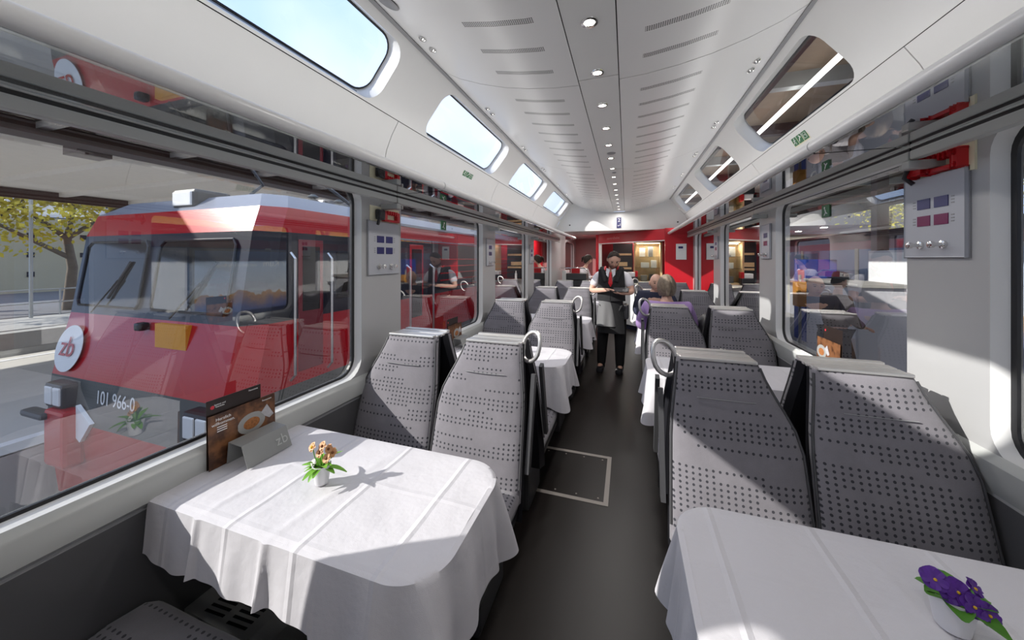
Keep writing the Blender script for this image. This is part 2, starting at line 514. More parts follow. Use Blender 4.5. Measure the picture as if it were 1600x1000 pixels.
def skyside(side):
    pA = (.965, 2.728); pB = (1.215, 2.415); L = math.hypot(pB[0] - pA[0], pB[1] - pA[1])
    du = ((pB[0] - pA[0]) / L, (pB[1] - pA[1]) / L); nn = (-du[1], du[0])   # outward
    def f3(u, v, d): return (CX + side * (pA[0] + du[0] * v + nn[0] * d), u, pA[1] + du[1] * v + nn[1] * d)
    mb = MB(); n = 0
    wins = []
    for a, b in zip(PC, PC[1:]):
        hole = (a + (.08 if 0 < a < .1 else .25), b - .22 if b < 7 else b - .02, .05, L - .012); b = b if b < 7 else 7.36
        plate(mb, (a, b, 0, L), hole, .10, f3, .10)
        wins.append(hole)
    mb.box(0, 0.001, 0, .001, 2.9, 2.901)
    for (a, b) in ((7.36, Y1),):
        mb.rings([[f3(a, 0, 0), f3(a, L, 0), f3(a, L, .1), f3(a, 0, .1)], [f3(b, 0, 0), f3(b, L, 0), f3(b, L, .1), f3(b, 0, .1)]])
    struct(mb.build('ceiling_' + ('left' if side < 0 else 'right'), M['white']))
    for hole in wins:
        n += 1
        fr = MB(); ringband(fr, hole, .10, hole, .10, f3, 0, .095)
        w = struct(fr.build('window_%d' % (n + (20 if side < 0 else 30)), M['frame'], smooth=50))
        rb = MB(); ringband(rb, hole, .10, (hole[0] + .012, hole[1] - .012, hole[2] + .012, hole[3] - .012), .09, f3, .095, .092)
        rb.build('window_seal', M['rubber'], w)
        gp = MB(); gp.f([gp.v(f3(p[0], p[1], .09)) for p in rrect(*hole, .10, 6)]); gp.build('window_pane', M['skglass'], w)
    # side panels between skylight and rack, with joints at the pillars
    sp = MB()
    ys = [Y0] + PC[1:] + [Y1]
    for a, b in zip(ys, ys[1:]):
        q = [(1.212, 2.408), (1.26, 2.33), (1.30, 2.24), (W + .0, 2.10)]
        qo = [(x + .012, z + .004) for x, z in q[::-1]]
        sp.prism([(CX + side * x, z) for x, z in q + qo], 'y', a + .003, b - .003)
    struct(sp.build('trim_%d' % (5 if side < 0 else 6), M['white'], smooth=20))
    # outer skin, keeps the joints dark
    sk = MB(); q = [(1.24, 2.45), (W + .06, 2.12)]
    sk.rings([[(CX + side * x, y, z) for x, z in q + [(q[1][0] + .02, q[1][1]), (q[0][0] + .02, q[0][1] + .02)]] for y in (Y0, Y1)])
    struct(sk.build('trim_%d' % (7 if side < 0 else 8), M['rubber']))
    # edge rail between ceiling and skylight panel
    er = MB(); er.box(CX + side * .945, CX + side * .968, Y0, Y1, 2.722, 2.742)
    struct(er.build('trim_%d' % (9 if side < 0 else 10), M['grey']))
skyside(-1); skyside(1)

# bulkhead above the saloon end and lower ceiling beyond
prof = [(CX - W, 2.10), (CX - 1.30, 2.24), (CX - 1.215, 2.41), (CX - .965, 2.73)] + [(CX - x, z) for x, z in CP[::-1]] + [(CX + x, z) for x, z in CP] + [(CX + .965, 2.73), (CX + 1.215, 2.41), (CX + 1.30, 2.24), (CX + W, 2.10)]
mb = MB(); mb.prism(prof + [(CX + W, 2.135), (CX - W, 2.135)][:0] + [(CX + W - .01, 2.135), (CX - W + .01, 2.135)], 'y', Y1, Y1 + .06)
struct(mb.build('wall_end_upper', M['white']))
mb = MB(); mb.box(XL, XR, Y1 + .06, 11.5, 2.135, 2.16); struct(mb.build('ceiling_vestibule', M['white_gloss']))
mb = MB(); mb.box(XL - .09, XR + .09, Y1 + .0601, 11.5, 2.17, 2.25); struct(mb.build('trim_11', M['rubber']))

# ------------------------------------------------------------------ luggage racks
def rack(side):
    nm = 'left' if side < 0 else 'right'
    dz = 0 if side < 0 else .05
    xo = -1.38 if side < 0 else 1.10
    xi = -1.05 if side < 0 else .77
    t = thing('luggage_rack', 'long pale metal luggage rack with glass shelf above the %s windows' % nm, 'luggage rack', (xo, 1.9, 1.93 + dz))
    off = Vector((xo, 1.9, 1.93 + dz))
    ys = [Y0 + .02] + [p for p in PC[1:-1]] + [Y1 - .02 if side < 0 else 7.21]
    def P(mb): mb.bm.transform(Matrix.Translation(-off)); return mb
    for a, b in zip(ys, ys[1:]):
        m1 = MB(); m1.box(xo - .018, xo + .018, a + .004, b - .004, 1.898 + dz, 1.934 + dz, .006); P(m1).build('outer_beam', M['sill'], t)
        m2 = MB(); m2.box(xo - .012, xo + .012, a + .004, b - .004, 1.934 + dz, 1.946 + dz); P(m2).build('gasket', M['rubber'], t)
        m3 = MB(); m3.box(xo - .016, xo + .016, a + .004, b - .004, 1.946 + dz, 1.952 + dz, .002); P(m3).build('clamp_strip', M['sill'], t)
        m4 = MB(); m4.tube([(xi, a + .005, 1.986 + dz), (xi, b - .005, 1.986 + dz)], .025, 16); P(m4).build('front_rail', M['frame'], t, smooth=True)
        m5 = MB(); m5.box(min(xo, xi), max(xo, xi), a + .006, b - .006, 1.953 + dz, 1.961 + dz); P(m5).build('glass_shelf', M['rglass'], t)
    for p in PC[1:-1]:
        wx = XL if side < 0 else XR
        m = MB(); m.box(min(wx, xo + .03 * -side), max(wx, xo + .03 * -side), p - .02, p + .02, 1.86 + dz, 1.893 + dz, .005)
        m.box(min(wx, xo), max(wx, xo), p + .07, p + .085, 1.87 + dz, 1.893 + dz, .003)
        P(m).build('bracket', M['alu'], t)
rack(-1); rack(1)
# added fill lights along both racks, no fitting there, to brighten the ceiling
for sx_ in (-1, 1):
    ld = bpy.data.lights.new('rack_fill_light', 'AREA'); ld.shape = 'RECTANGLE'; ld.size = .06; ld.size_y = 10.4; ld.energy = RACK_FILL_POWER; ld.color = (1, .985, .965)
    lo = bpy.data.objects.new('rack_fill_light', ld); COL.objects.link(lo)
    lo.location = ((-1.12, 2.0, 2.02) if sx_ < 0 else (.84, 2.0, 2.07)); lo.rotation_euler = (PI, 0, 0)

# ------------------------------------------------------------------ ceiling fittings
def downlight():
    t = thing('ceiling_downlight', 'round recessed ceiling downlight', 'ceiling light')
    m = MB(); m.lathe([(.022, 0), (.034, 0), (.036, .002), (.034, -.005), (.024, -.006), (.022, -.003)], n=24); m.build('bezel', M['chrome'], t, smooth=True)
    m = MB(); m.lathe([(0.001, -.003), (.022, -.003), (.022, -.001), (.001, -.001)], n=20); m.build('lens', emis('lamp_lens', (1, .97, .9), 9), t)
    return t
dl0 = downlight(); reg(dl0)
names = ['nearest the camera', 'second along the ceiling strip', 'third along the ceiling strip', 'fourth along the ceiling strip', 'fifth along the ceiling strip',
         'sixth along the ceiling strip', 'seventh along the ceiling strip', 'eighth along the ceiling strip', 'ninth along the ceiling strip', 'tenth along the ceiling strip',
         'eleventh along the ceiling strip', 'twelfth along the ceiling strip', 'thirteenth along the ceiling strip', 'fourteenth along the ceiling strip', 'last one before the end wall']
lightY = [1.44 + .403 * k for k in range(15)]
for k, y in enumerate(lightY):
    lb = 'round ceiling downlight, ' + names[k]
    if k == 0: dl0.location = (CX, y, 2.517); dl0['label'] = lb; dl0['group'] = 'downlights in the ceiling strip'
    else: dup(dl0, (CX, y, 2.517), label=lb)
for k, y in enumerate([-2.6, -1.4, -.2] + lightY[::2]):
    ld = bpy.data.lights.new('downlight_lamp', 'AREA'); ld.shape = 'DISK'; ld.size = .10; ld.energy = DOWNLIGHT_POWER * (1.6 if k < 3 else 1.5); ld.color = (1, .96, .92)
    ld.spread = PI
    lo = bpy.data.objects.new('downlight_lamp', ld); COL.objects.link(lo); lo.location = (CX, y + .05, 2.500)
# pairs of reading lamps
def readinglamps():
    t = thing('reading_lamp', 'pair of small swivel reading lamps', 'reading lamp')
    for dy in (-.05, .05):
        m = MB(); m.lathe([(.010, 0), (.020, 0), (.021, -.004), (.014, -.010), (.008, -.006)], (0, dy, 0), n=16); m.build('lamp_head', M['chrome'], t, smooth=True)
    return t
rl0 = readinglamps(); reg(rl0); first = True
for sd, w_ in ((-1, 'left'), (1, 'right')):
    for k, y in enumerate([1.58, 2.45, 3.38, 4.25, 5.18, 6.05]):
        lb = 'pair of small chrome reading lamps on the %s ceiling panel, %s' % (w_, ['nearest the camera', 'second along', 'third along', 'fourth along', 'fifth along', 'furthest'][k])
        x = CX + sd * .845; yy = y if sd < 0 else y - .1
        if first: o = rl0; first = False; o.location = (x, yy, 2.672); o['label'] = lb; o['group'] = 'reading lamps in the ceiling'
        else: o = dup(rl0, (x, yy, 2.672), label=lb)
        o.rotation_euler = (0, -sd * math.radians(24), 0)
m = MB(); m.lathe([(.001, -.003), (.045, -.003), (.05, 0), (.001, 0)], n=28)
o = m.build('ceiling_loudspeaker', M['grey'], smooth=True, loc=(-.997, 1.27, 2.674), rot=(0, math.radians(24), 0)); tag(o, 'round perforated grey loudspeaker grille at the left ceiling edge', 'loudspeaker')
for k, (y, r_) in enumerate(((3.30, .04), (4.05, .025))):
    m = MB(); m.lathe([(.001, -.006), (r_ * .8, -.006), (r_, 0), (.001, 0)], n=20)
    o = m.build('smoke_detector', M['grey'], smooth=True, loc=(CX + .01, y, 2.517)); tag(o, ['larger grey round detector', 'smaller dark round detector'][k] + ' between downlights in the ceiling strip', 'detector')

# ------------------------------------------------------------------ signs and pillar fittings
def info_panel(side, y, z, big, nm):
    X = (XL if side < 0 else XR) - side * .001; s = -side
    t = thing('information_panel', 'white panel on the %s with %s' % (nm, 'seat displays and coat hooks'), 'information panel', (X, y, z))
    hw, hh = (.145, .165) if big else (.10, .15)
    m = MB(); m.box(0, s * .012, -hw, hw, -hh, hh, .004); m.build('backing_plate', M['plate'], t)
    m = MB(); m.box(0, s * .004, -hw - .004, hw + .004, -hh - .004, hh + .004); m.build('shadow_gap', M['grey'], t)
    for iy, yy in enumerate((-.042, .042)):
        for iz, zz in enumerate((.055, -.015)):
            col = M['blue'] if (side < 0 or iz == 0) else M['magenta']
            if not big: yy2 = yy * .55
            else: yy2 = yy
            m = MB(); m.box(s * .012, s * .0145, yy2 - (.032 if big else .018), yy2 + (.032 if big else .018), zz - .021, zz + .021)
            m.build('seat_display', col, t)
            if big:
                for q in range(3):
                    m = MB(); ly = yy + (.050 if yy > 0 else -.050)
                    m.box(s * .012, s * .0128, ly - .007, ly + .007, zz - .014 + q * .012, zz - .009 + q * .012)
                    m.build('caption', M['grey'], t)
    for yy in (-.055, .055):
        f = 1 if big else .6
        m = MB(); m.lathe([(.016, 0), (.016, .008), (.008, .010), (.007, .03), (.013, .033), (.013, .045), (.006, .048)], (0, 0, 0), n=16, ax='x')
        if s < 0: m.bm.transform(Matrix.Rotation(PI, 4, 'Z'))
        m.bm.transform(Matrix.Translation((s * .012, yy * f, -.115)))
        m.build('coat_hook', M['chrome'], t, smooth=True)
info_panel(-1, PC[3] + .005, 1.615, True, 'nearest left pillar')
info_panel(1, PC[3] + .03, 1.72, True, 'nearest right pillar')
for k in (4, 5): info_panel(-1, PC[k], 1.62, False, ['', '', '', '', 'second left pillar', 'third left pillar'][k])
for k in (4, 5): info_panel(1, PC[k], 1.70, False, ['', '', '', '', 'second right pillar', 'third right pillar'][k])

def hammer(side, y, z, nm):
    X = (XL if side < 0 else XR); s = -side
    t = thing('emergency_hammer', 'red emergency hammer on a cream plate on the nearest %s pillar' % nm, 'emergency hammer', (X, y, z))
    d = 1 if side < 0 else -1
    m = MB(); m.box(0, s * .005, -.14, .14, -.055, .055, .002); m.build('mounting_plate', M['cream'], t)
    m = MB()   # open red holder: frame bars around the opening
    for b in ((-.10, .03, .015, .032), (-.10, .03, -.035, -.02), (-.115, -.085, -.035, .032), (.01, .04, -.035, .032)):
        y0, y1 = (b[0] * -d, b[1] * -d); m.box(s * .005, s * .032, min(y0, y1), max(y0, y1), b[2], b[3], .006)
    for q in range(5):
        yq = (-.08 + q * .022) * -d; m.box(s * .02, s * .037, yq - .004, yq + .004, .008, .034, .002)
    m.build('holder', M['red'], t)
    m = MB(); m.box(s * .010, s * .036, min(-.035 * d, -.105 * d), max(-.035 * d, -.105 * d), -.03, .035, .012); m.build('hammer_head', M['red'] if side > 0 else M['black'], t)
    m = MB(); m.tube([(s * .03, -d * .06, .03), (s * .045, -d * .10, .02), (s * .05, -d * .115, -.03), (s * .03, -d * .10, -.06)], .009, 8); m.build('seal_clip', M['black'], t, smooth=True)
hammer(-1, PC[3] + .02, 1.82, 'left'); hammer(1, PC[3] - .0, 1.925, 'right')

def exitsign(o, ux, uy, lab):
    mt = basis(o, ux, uy)
    t = thing('escape_sign', lab, 'sign', o)
    mi = Matrix.Translation(-Vector(o)) @ mt
    m = MB(); m.box(-.105, .105, -.038, .038, 0, .001); m.bm.transform(mi); m.build('sticker', M['cream'], t)
    for k in range(3):
        x = (-1 + k) * .068
        m = MB(); m.box(x - .030, x + .030, -.031, .031, .001, .0022); m.bm.transform(mi); sq = m.build('green_square', M['green'], t)
        w = MB()
        if k == 0:    # running figure
            w.ball((x + .004, .018, .003), (.005, .005, .0006), 10)
            w.tube([(x + .002, .011, .003), (x - .004, -.004, .003), (x + .008, -.012, .003), (x + .004, -.024, .003)], .0022, 5)
            w.tube([(x - .004, -.004, .003), (x - .014, -.012, .003), (x - .022, -.012, .003)], .0022, 5)
            w.tube([(x - .012, .004, .003), (x + .002, .010, .003), (x + .014, .002, .003)], .0018, 5)
        elif k == 1:  # hammer over a window
            w.tube([(x - .016, -.016, .003), (x + .012, .012, .003)], .0022, 5); w.tube([(x + .004, .020, .003), (x + .020, .004, .003)], .0035, 5)
        else:
            w.tube([(x - .018, .018, .003), (x + .018, .018, .003), (x + .018, -.018, .003), (x - .018, -.018, .003)], .0016, 5, closed=True)
            w.tube([(x - .010, .006, .003), (x, -.002, .003), (x + .006, .008, .003), (x + .012, -.008, .003)], .0014, 5)
        w.bm.transform(mi); w.build('pictogram', M['signwhite'], sq)
_d = Vector((1.30 - 1.212, 0, 2.24 - 2.408)).normalized()
exitsign((CX - 1.258, 2.93, 2.335), (0, 1, 0), (_d.x * 1, 0, -_d.z), 'green and cream three-square escape sign under the left roof windows')
exitsign((CX + 1.245, 2.80, 2.355), (0, -1, 0), (-_d.x, 0, -_d.z), 'green and cream three-square escape sign under the right roof windows')
for side, y, z, nm in ((-1, 2.68, 1.84, 'left'), (1, 2.78, 1.86, 'right')):
    X = (XL if side < 0 else XR) + side * .046; s = -side
    t = thing('exit_sticker', 'small green exit sticker on the second %s window' % nm, 'sign', (X, y, z))
    m = MB(); m.box(0, s * .002, -.045, .045, -.04, .04); m.build('sticker', M['green'], t)
    m = MB(); m.ball((s * .003, .01, .02), (.0008, .008, .008), 8); m.tube([(s * .003, .005, .01), (s * .003, -.005, -.01), (s * .003, .012, -.028)], .003, 5); m.tube([(s * .003, -.005, -.01), (s * .003, -.022, -.02)], .003, 5); m.build('pictogram', M['signwhite'], t)
t = thing('direction_sign', 'small dark blue sign with white 2 and arrow on the end wall', 'sign', (CX - .005, Y1 - .001, 2.29))
m = MB(); m.box(-.045, .045, -.008, 0, -.11, .11, .002); m.build('sign_plate', M['blue'], t)
text('numeral', '2', .10, M['signwhite'], t, basis((0, -.009, .05), (1, 0, 0), (0, 0, 1)))
m = MB(); m.tube([(.022, -.009, -.02), (.022, -.009, -.06), (-.02, -.009, -.06)], .005, 5); m.tube([(-.008, -.009, -.045), (-.024, -.009, -.06), (-.008, -.009, -.075)], .005, 5); m.build('arrow', M['signwhite'], t)
for x, nm in ((CX - 1.02, 'left'), (CX + 1.1, 'right')):
    m = MB(); m.lathe([(.001, -.014), (.014, -.012), (.016, 0), (.001, 0)], ax='y', n=14)
    tag(m.build('camera_dome', M['black'], smooth=True, loc=(x, Y1, 2.27)), 'tiny black dome on the %s end of the upper end wall' % nm, 'sensor')

# ------------------------------------------------------------------ seats
def seat(mir, aisle, handle=True):
    """faces -Y; origin on floor at seat centre below back top; mir=+1 outer edge toward +X"""
    t = thing('train_seat', 'seat', 'seat')
    def yb(z):      # centre-line of the front face
        return -.185 + (z - .42) * .27 if z < 1.12 else .004
    ZS = [.40, .46, .55, .66, .78, .86, .92, .98, 1.04, 1.085, 1.10]
    def edges(z):
        a = max(0, min(1, (z - .80) / .30)); b = a * a * (3 - 2 * a) * .55 + a * .45
        ins = min(1, max(0, (z - .4) / .4)) * .012
        return -.252 + ins + b * .035, .252 - ins - b * .125
    rs = []
    nh = 22
    for z in ZS:
        e0, e1 = edges(z); cx = (e0 + e1) / 2; hw = (e1 - e0) / 2
        th = .035 if z < 1.09 else .022
        bul = .012 * math.sin(PI * min(1, max(0, (z - .42) / .45))) + (.010 * math.sin(PI * min(1, max(0, (z - .93) / .16))))
        ring = []
        for i in range(nh):
            a = 2 * PI * i / nh
            cx_, sy = math.cos(a), math.sin(a)
            ex = 2 / 5.0
            px = (abs(cx_) ** ex) * (1 if cx_ > 0 else -1) * hw; py = (abs(sy) ** (2 / 3.0)) * (1 if sy > 0 else -1) * th
            if py < 0: py -= bul * (1 - (px / hw) ** 2)
            ring.append(((cx + px) * mir, yb(z) + .04 + py, z))
        rs.append(ring)
    m = MB(); m.rings(rs); m.build('backrest', M['seat'], t, smooth=60)
    # headrest seam
    m = MB(); pts = []
    for i in range(9):
        q = -1 + i / 4; e0, e1 = edges(.955); cx = (e0 + e1) / 2; hw = (e1 - e0) / 2
        pts.append(((cx + q * hw * .55) * mir, yb(.955) + .0035 - .012 * (1 - (q * .55) ** 2), .955))
    m.tube(pts, .0022, 5); m.build('seam', M['grey'], t)
    # piping along both edges
    for sd in (0, 1):
        m = MB(); m.tube([((edges(z)[sd] * .985) * mir, yb(z) + .022, z) for z in ZS[1:-1]], .005, 6); m.build('piping', M['darkgrey'], t, smooth=True)
    # black shell
    rs = []
    for z in [.30, .42, .6, .8, .92, 1.02, 1.10]:
        e0, e1 = edges(max(.4, z)); e0 -= .004; e1 += .004
        y0 = yb(max(z, .36)) + .062; y1 = y0 + (.035 if z > .5 else .05)
        rs.append([(e0 * mir, y0, z), (e1 * mir, y0, z), ((e1 - .02) * mir, y1, z), ((e0 + .02) * mir, y1, z)])
    m = MB(); m.rings(rs); m.build('back_shell', M['black'], t, smooth=30)
    e0, e1 = edges(1.10)
    m = MB(); x0, x1 = sorted(((e0 + .012) * mir, (e1 - .008) * mir))
    m.box(x0, x1, .006, .038, 1.098, 1.112, .004); m.box(x0 - .006, x1 + .006, .045, .098, 1.092, 1.106, .004); m.build('top_rail', M['steel'], t)
    # cushion
    rs = []
    nn = 20
    for y, hz in [(-.66, .018), (-.655, .035), (-.63, .05), (-.55, .056), (-.40, .052), (-.25, .05), (-.17, .05), (-.145, .03)]:
        ring = []
        for i in range(nn):
            a = 2 * PI * i / nn; cx_, sz = math.cos(a), math.sin(a)
            hw = .250 - (.03 if y < -.65 else (.012 if y < -.62 else 0))
            px = (abs(cx_) ** .35) * (1 if cx_ > 0 else -1) * hw; pz = (abs(sz) ** .6) * (1 if sz > 0 else -1) * hz
            ring.append((px, y, .405 + pz + (.008 if y < -.5 else 0) + .012 * (px / .25) ** 2))
        rs.append(ring)
    m = MB(); m.rings(rs); m.build('seat_cushion', M['cush'], t, smooth=60)
    m = MB(); m.box(-.235, .235, -.63, -.10, .315, .36, .012); m.build('seat_pan', M['black'], t)
    m = MB(); m.box(-.16, .16, -.42, -.12, 0, .32, .02); m.build('pedestal', M['darkgrey'], t)
    if aisle:
        ax = -.262 * mir
        e = -.235 * mir
        m = MB(); zt = 1.10
        lo = []
        for i in range(20):
            a = 2 * PI * i / 20
            cxp, czp = math.cos(a), math.sin(a)
            lo.append((e + .012 * mir * 1 + (-.03 * mir) + .050 * cxp * mir - .020 * czp * mir, .04 + .03 * cxp, 1.090 + .078 * (abs(czp) ** .8) * (1 if czp > 0 else -1)))
        m.tube(lo, .0110, 10, closed=True)
        if handle: m.build('grab_handle', M['steel'], t, smooth=True)
        else: m.bm.free()
        m = MB(); x0, x1 = sorted((ax, ax - .020 * mir)); 
        m.prism([(yb(.55) + .03, .52), (yb(.55) + .075, .52), (yb(.95) + .085, .95), (yb(.95) + .045, .96)], 'x', x0, x1)
        m.build('armrest', M['darkgrey'], t)
    return t
protos = {(mi, ai, hd_): seat(mi, ai, hd_) for mi in (1, -1) for ai, hd_ in ((True, True), (True, False), (False, False))}
reg(None)
SX = {(-1, True): -.725, (-1, False): -1.228, (1, True): .42, (1, False): .925}
used = set()
def place_seat(side, aisle, y, facing, label):
    # facing -1: towards camera
    mir = side if facing < 0 else -side
    # protos: mir=+1 outer edge +X when facing -Y
    key = (mir, aisle, aisle and facing < 0); p = protos[key]
    rz = 0 if facing < 0 else PI
    loc = (SX[(side, aisle)], y, 0)
    if key not in used:
        used.add(key); o = p; o.location = loc; o.rotation_euler = (0, 0, rz)
    else: o = dup(p, loc, rz)
    o['label'] = label; o['group'] = 'grey dotted train seats'
    return o
rowY = [1.705, 3.46, 5.2, 6.96]
rn = ['nearest row', 'second row', 'third row', 'furthest row']
for side, sn in ((-1, 'left'), (1, 'right')):
    for ai, an in ((True, 'aisle'), (False, 'window')):
        place_seat(side, ai, .045, 1, 'grey dotted %s seat beside the %s wall front table, its back to the camera' % (an, sn))
        for k, y in enumerate(rowY):
            place_seat(side, ai, y, -1, 'grey dotted seat facing the camera, %s side, %s seat of the %s' % (sn, an, rn[k]))
            if k < 3:
                place_seat(side, ai, y + .205, 1, 'grey dotted seat facing away, %s side, %s seat behind the %s' % (sn, an, rn[k]))

# ------------------------------------------------------------------ tables and cloths
def cloth_mesh(side, seed):
    rr = random.Random(seed)
    wx, ex = (.0, 1.03)     # local: x from wall outwards
    hy = .265; r = .13
    bpts = []
    def seg(a, b, n):
        for i in range(n): bpts.append((a[0] + (b[0] - a[0]) * i / n, a[1] + (b[1] - a[1]) * i / n))
    seg((wx, -hy), (ex - r, -hy), 120)
    for i in range(28):
        a = math.radians(-90 + 90 * i / 28); bpts.append((ex - r + r * math.cos(a), -hy + r + r * math.sin(a)))
    seg((ex, -hy + r), (ex, hy - r), 24)
    for i in range(28):
        a = math.radians(90 * i / 28); bpts.append((ex - r + r * math.cos(a), hy - r + r * math.sin(a)))
    seg((ex - r, hy), (wx, hy), 120); bpts.append((wx, hy))
    N = len(bpts)
    S = [0]
    for i in range(1, N): S.append(S[-1] + math.hypot(bpts[i][0] - bpts[i - 1][0], bpts[i][1] - bpts[i - 1][1]))
    sc1 = S[120 + 14]; sc2 = S[120 + 28 + 24 + 14]; tot = S[-1]
    nrm = []
    for i in range(N):
        a = bpts[max(0, i - 1)]; b = bpts[min(N - 1, i + 1)]
        dx, dy = b[0] - a[0], b[1] - a[1]; l = math.hypot(dx, dy); nrm.append((dy / l, -dx / l))
    ph = rr.uniform(0, 6)
    def hang(s):
        g1 = math.exp(-((s - sc1) / .13) ** 2); g2 = math.exp(-((s - sc2) / .13) ** 2)
        base = .165 if s < sc1 - .3 or s > sc2 + .3 else .215
        return base + .085 * (g1 + g2), min(1, g1 + g2)
    mb = MB()
    T = [0, .05, .15, .28, .42, .56, .7, .84, 1.0]
    inset = [mb.v((bpts[i][0] - nrm[i][0] * .012, bpts[i][1] - nrm[i][1] * .012, 0)) for i in range(N)]
    prev = inset
    rows = []
    for t in T:
        row = []
        for i in range(N):
            s = S[i]; h, g = hang(s)
            fold = math.sin(2 * PI * (s - sc1) / .155 + 1.0) if abs(s - sc1) < abs(s - sc2) else math.sin(2 * PI * (s - sc2) / .150 + 2.2)
            amp = .042 * g * t ** .8 + .006 * t * math.sin(s * 17 + ph) * (1 - g)
            o = .004 + .018 * t + g * .035 * t + amp * fold
            z = -.004 - h * t
            rx = max(math.exp(-((bpts[i][0] - .24) / .011) ** 2), math.exp(-((bpts[i][0] - .52) / .012) ** 2)) if i < 120 else 0
            o += .014 * rx * (.4 + t)
            if t == 1.0: z += .006 * math.sin(s * 23 + ph)
            row.append(mb.v((bpts[i][0] + nrm[i][0] * o, bpts[i][1] + nrm[i][1] * o, z)))
        rows.append(row)
    for a, b in zip([inset] + rows, rows):
        for i in range(N - 1): mb.f([a[i], a[i + 1], b[i + 1], b[i]])
    # top: strips across with gentle undulation
    half = (N - 1) // 2
    cols = []
    for i in range(half + 1):
        A = inset[i].co; B = inset[N - 1 - i].co
        col = [inset[i]]
        for j in range(1, 10):
            q = j / 10; p = A.lerp(B, q)
            rg = max(math.exp(-((p.x - .24 - .05 * q) / .012) ** 2), math.exp(-((p.x - .52 - .07 * q) / .013) ** 2)) * (1 - q) ** .7
            p.z = .0045 * rg + .0015 * math.sin(p.x * 21 + ph) * math.sin(PI * q) + .0012 * math.sin(p.y * 33 + p.x * 8)
            col.append(mb.v(p))
        col.append(inset[N - 1 - i]); cols.append(col)
    for a, b in zip(cols, cols[1:]):
        for j in range(10): mb.f([a[j], b[j], b[j + 1], a[j + 1]])
    if side > 0:
        for q in mb.bm.verts: q.co.x = -q.co.x
    return mb
TZ = .775
tabY = [.955, 2.70, 4.45, 6.2]
tn = ['nearest', 'second', 'third', 'furthest']
for side, sn in ((-1, 'left'), (1, 'right')):
    wx = -1.462 if side < 0 else 1.172
    for k, y in enumerate(tabY):
        t = thing('dining_table', 'dining table under a white cloth, %s side, %s table' % (sn, tn[k]), 'table', (wx, y, 0), group='dining tables')
        s = -side
        m = MB()
        pts = [(0, -.255)] + [(s * (.89 + .12 * math.cos(math.radians(a))), (-.135 + .12 * math.sin(math.radians(a)))) for a in range(-90, 1, 15)] + [(s * (.89 + .12 * math.cos(math.radians(a))), (.135 + .12 * math.sin(math.radians(a)))) for a in range(0, 91, 15)] + [(0, .255)]
        m.prism(pts, 'z', TZ - .035, TZ - .012); m.build('tabletop', M['grey'], t)
        m = MB(); m.tube([(s * .62, 0, 0), (s * .62, 0, TZ - .035)], .03, 14); m.lathe([(.14, 0), (.14, .012), (.03, .03)], (s * .62, 0, 0), 20); m.build('leg', M['alu'], t, smooth=True)
        m = cloth_mesh(side, 3 + k + (10 if side > 0 else 0))
        o = m.build('tablecloth', M['cloth'], None, smooth=60, loc=(wx, y, TZ))
        tag(o, 'white linen cloth on the %s table of the %s side%s' % (tn[k], sn, ''), 'tablecloth', 'white tablecloths')

# ------------------------------------------------------------------ table items
def leafgeo(m, base, dirv, L, wd, droop=.2, up=Vector((0, 0, 1))):
    d = Vector(dirv).normalized(); sd = d.cross(up)
    if sd.length < .05: sd = Vector((1, 0, 0))
    sd.normalize(); nn = sd.cross(d)
    n = 6; prev = None
    for i in range(n + 1):
        q = i / n; w_ = wd * math.sin(PI * min(.97, q * .9 + .05)) ** .8 * .5
        c = Vector(base) + d * L * q - up * droop * L * q * q
        row = [c - sd * w_ + nn * w_ * .3, c, c + sd * w_ + nn * w_ * .3]
        row = [m.v(p) for p in row]
        if prev:
            m.f([prev[0], prev[1], row[1], row[0]]); m.f([prev[1], prev[2], row[2], row[1]])
        prev = row
def pot(loc, label, r0=.021, r1=.030, h=.065):
    t = thing('flower_pot', label, 'potted plant', loc)
    m = MB(); m.lathe([(r0 * .9, 0), (r0, .002), (r1 - .001, h - .006), (r1, h), (r1 - .004, h), (r1 - .006, h - .012), (.001, h - .012)], n=28); m.build('pot', M['pot'], t, smooth=True)
    m = MB(); m.ball((0, 0, h - .012), (r1 - .006, r1 - .006, .005), 14); m.build('soil', M['soil'], t, smooth=True)
    return t
def flower(m, c, nrm_, r, n=5, cup=.25, wd=1.0):
    nrm_ = Vector(nrm_).normalized(); a = nrm_.orthogonal().normalized(); b = nrm_.cross(a)
    for i in range(n):
        an = 2 * PI * i / n; d = a * math.cos(an) + b * math.sin(an)
        leafgeo(m, Vector(c), d + nrm_ * cup, r, r * 1.25 * wd, 0.25, nrm_)
TT = TZ + .0025
p = pot((-.996, .923, TT), 'small white pot of peach primroses on the nearest left table')
st = MB(); lv = MB()
fl = [(-.028, -.012, .125), (.004, .0, .128), (.0, -.008, .108), (.026, -.004, .092), (.02, .012, .115), (.03, .02, .10)]
for c in fl: st.tube([(c[0] * .2, c[1] * .2, .055), (c[0] * .7, c[1] * .7, .085), c], .0016, 5)
for i in range(16):
    a = i * 2.4; leafgeo(lv, (.006 * math.cos(a), .006 * math.sin(a), .056), (math.cos(a), math.sin(a), [.1, .9, .4, 1.4][i % 4]), .05 + .015 * (i % 3), .021, .35)
leafgeo(lv, (.01, .01, .08), (1, .9, .55), .055, .012, .1); leafgeo(lv, (-.01, 0, .06), (-1, -.4, .25), .06, .022, .2); leafgeo(lv, (0, -.012, .06), (.1, -1, .0), .045, .02, .5)
st.build('stem', M['leaf'], p); lv.build('foliage', M['leaf'], p, smooth=True)
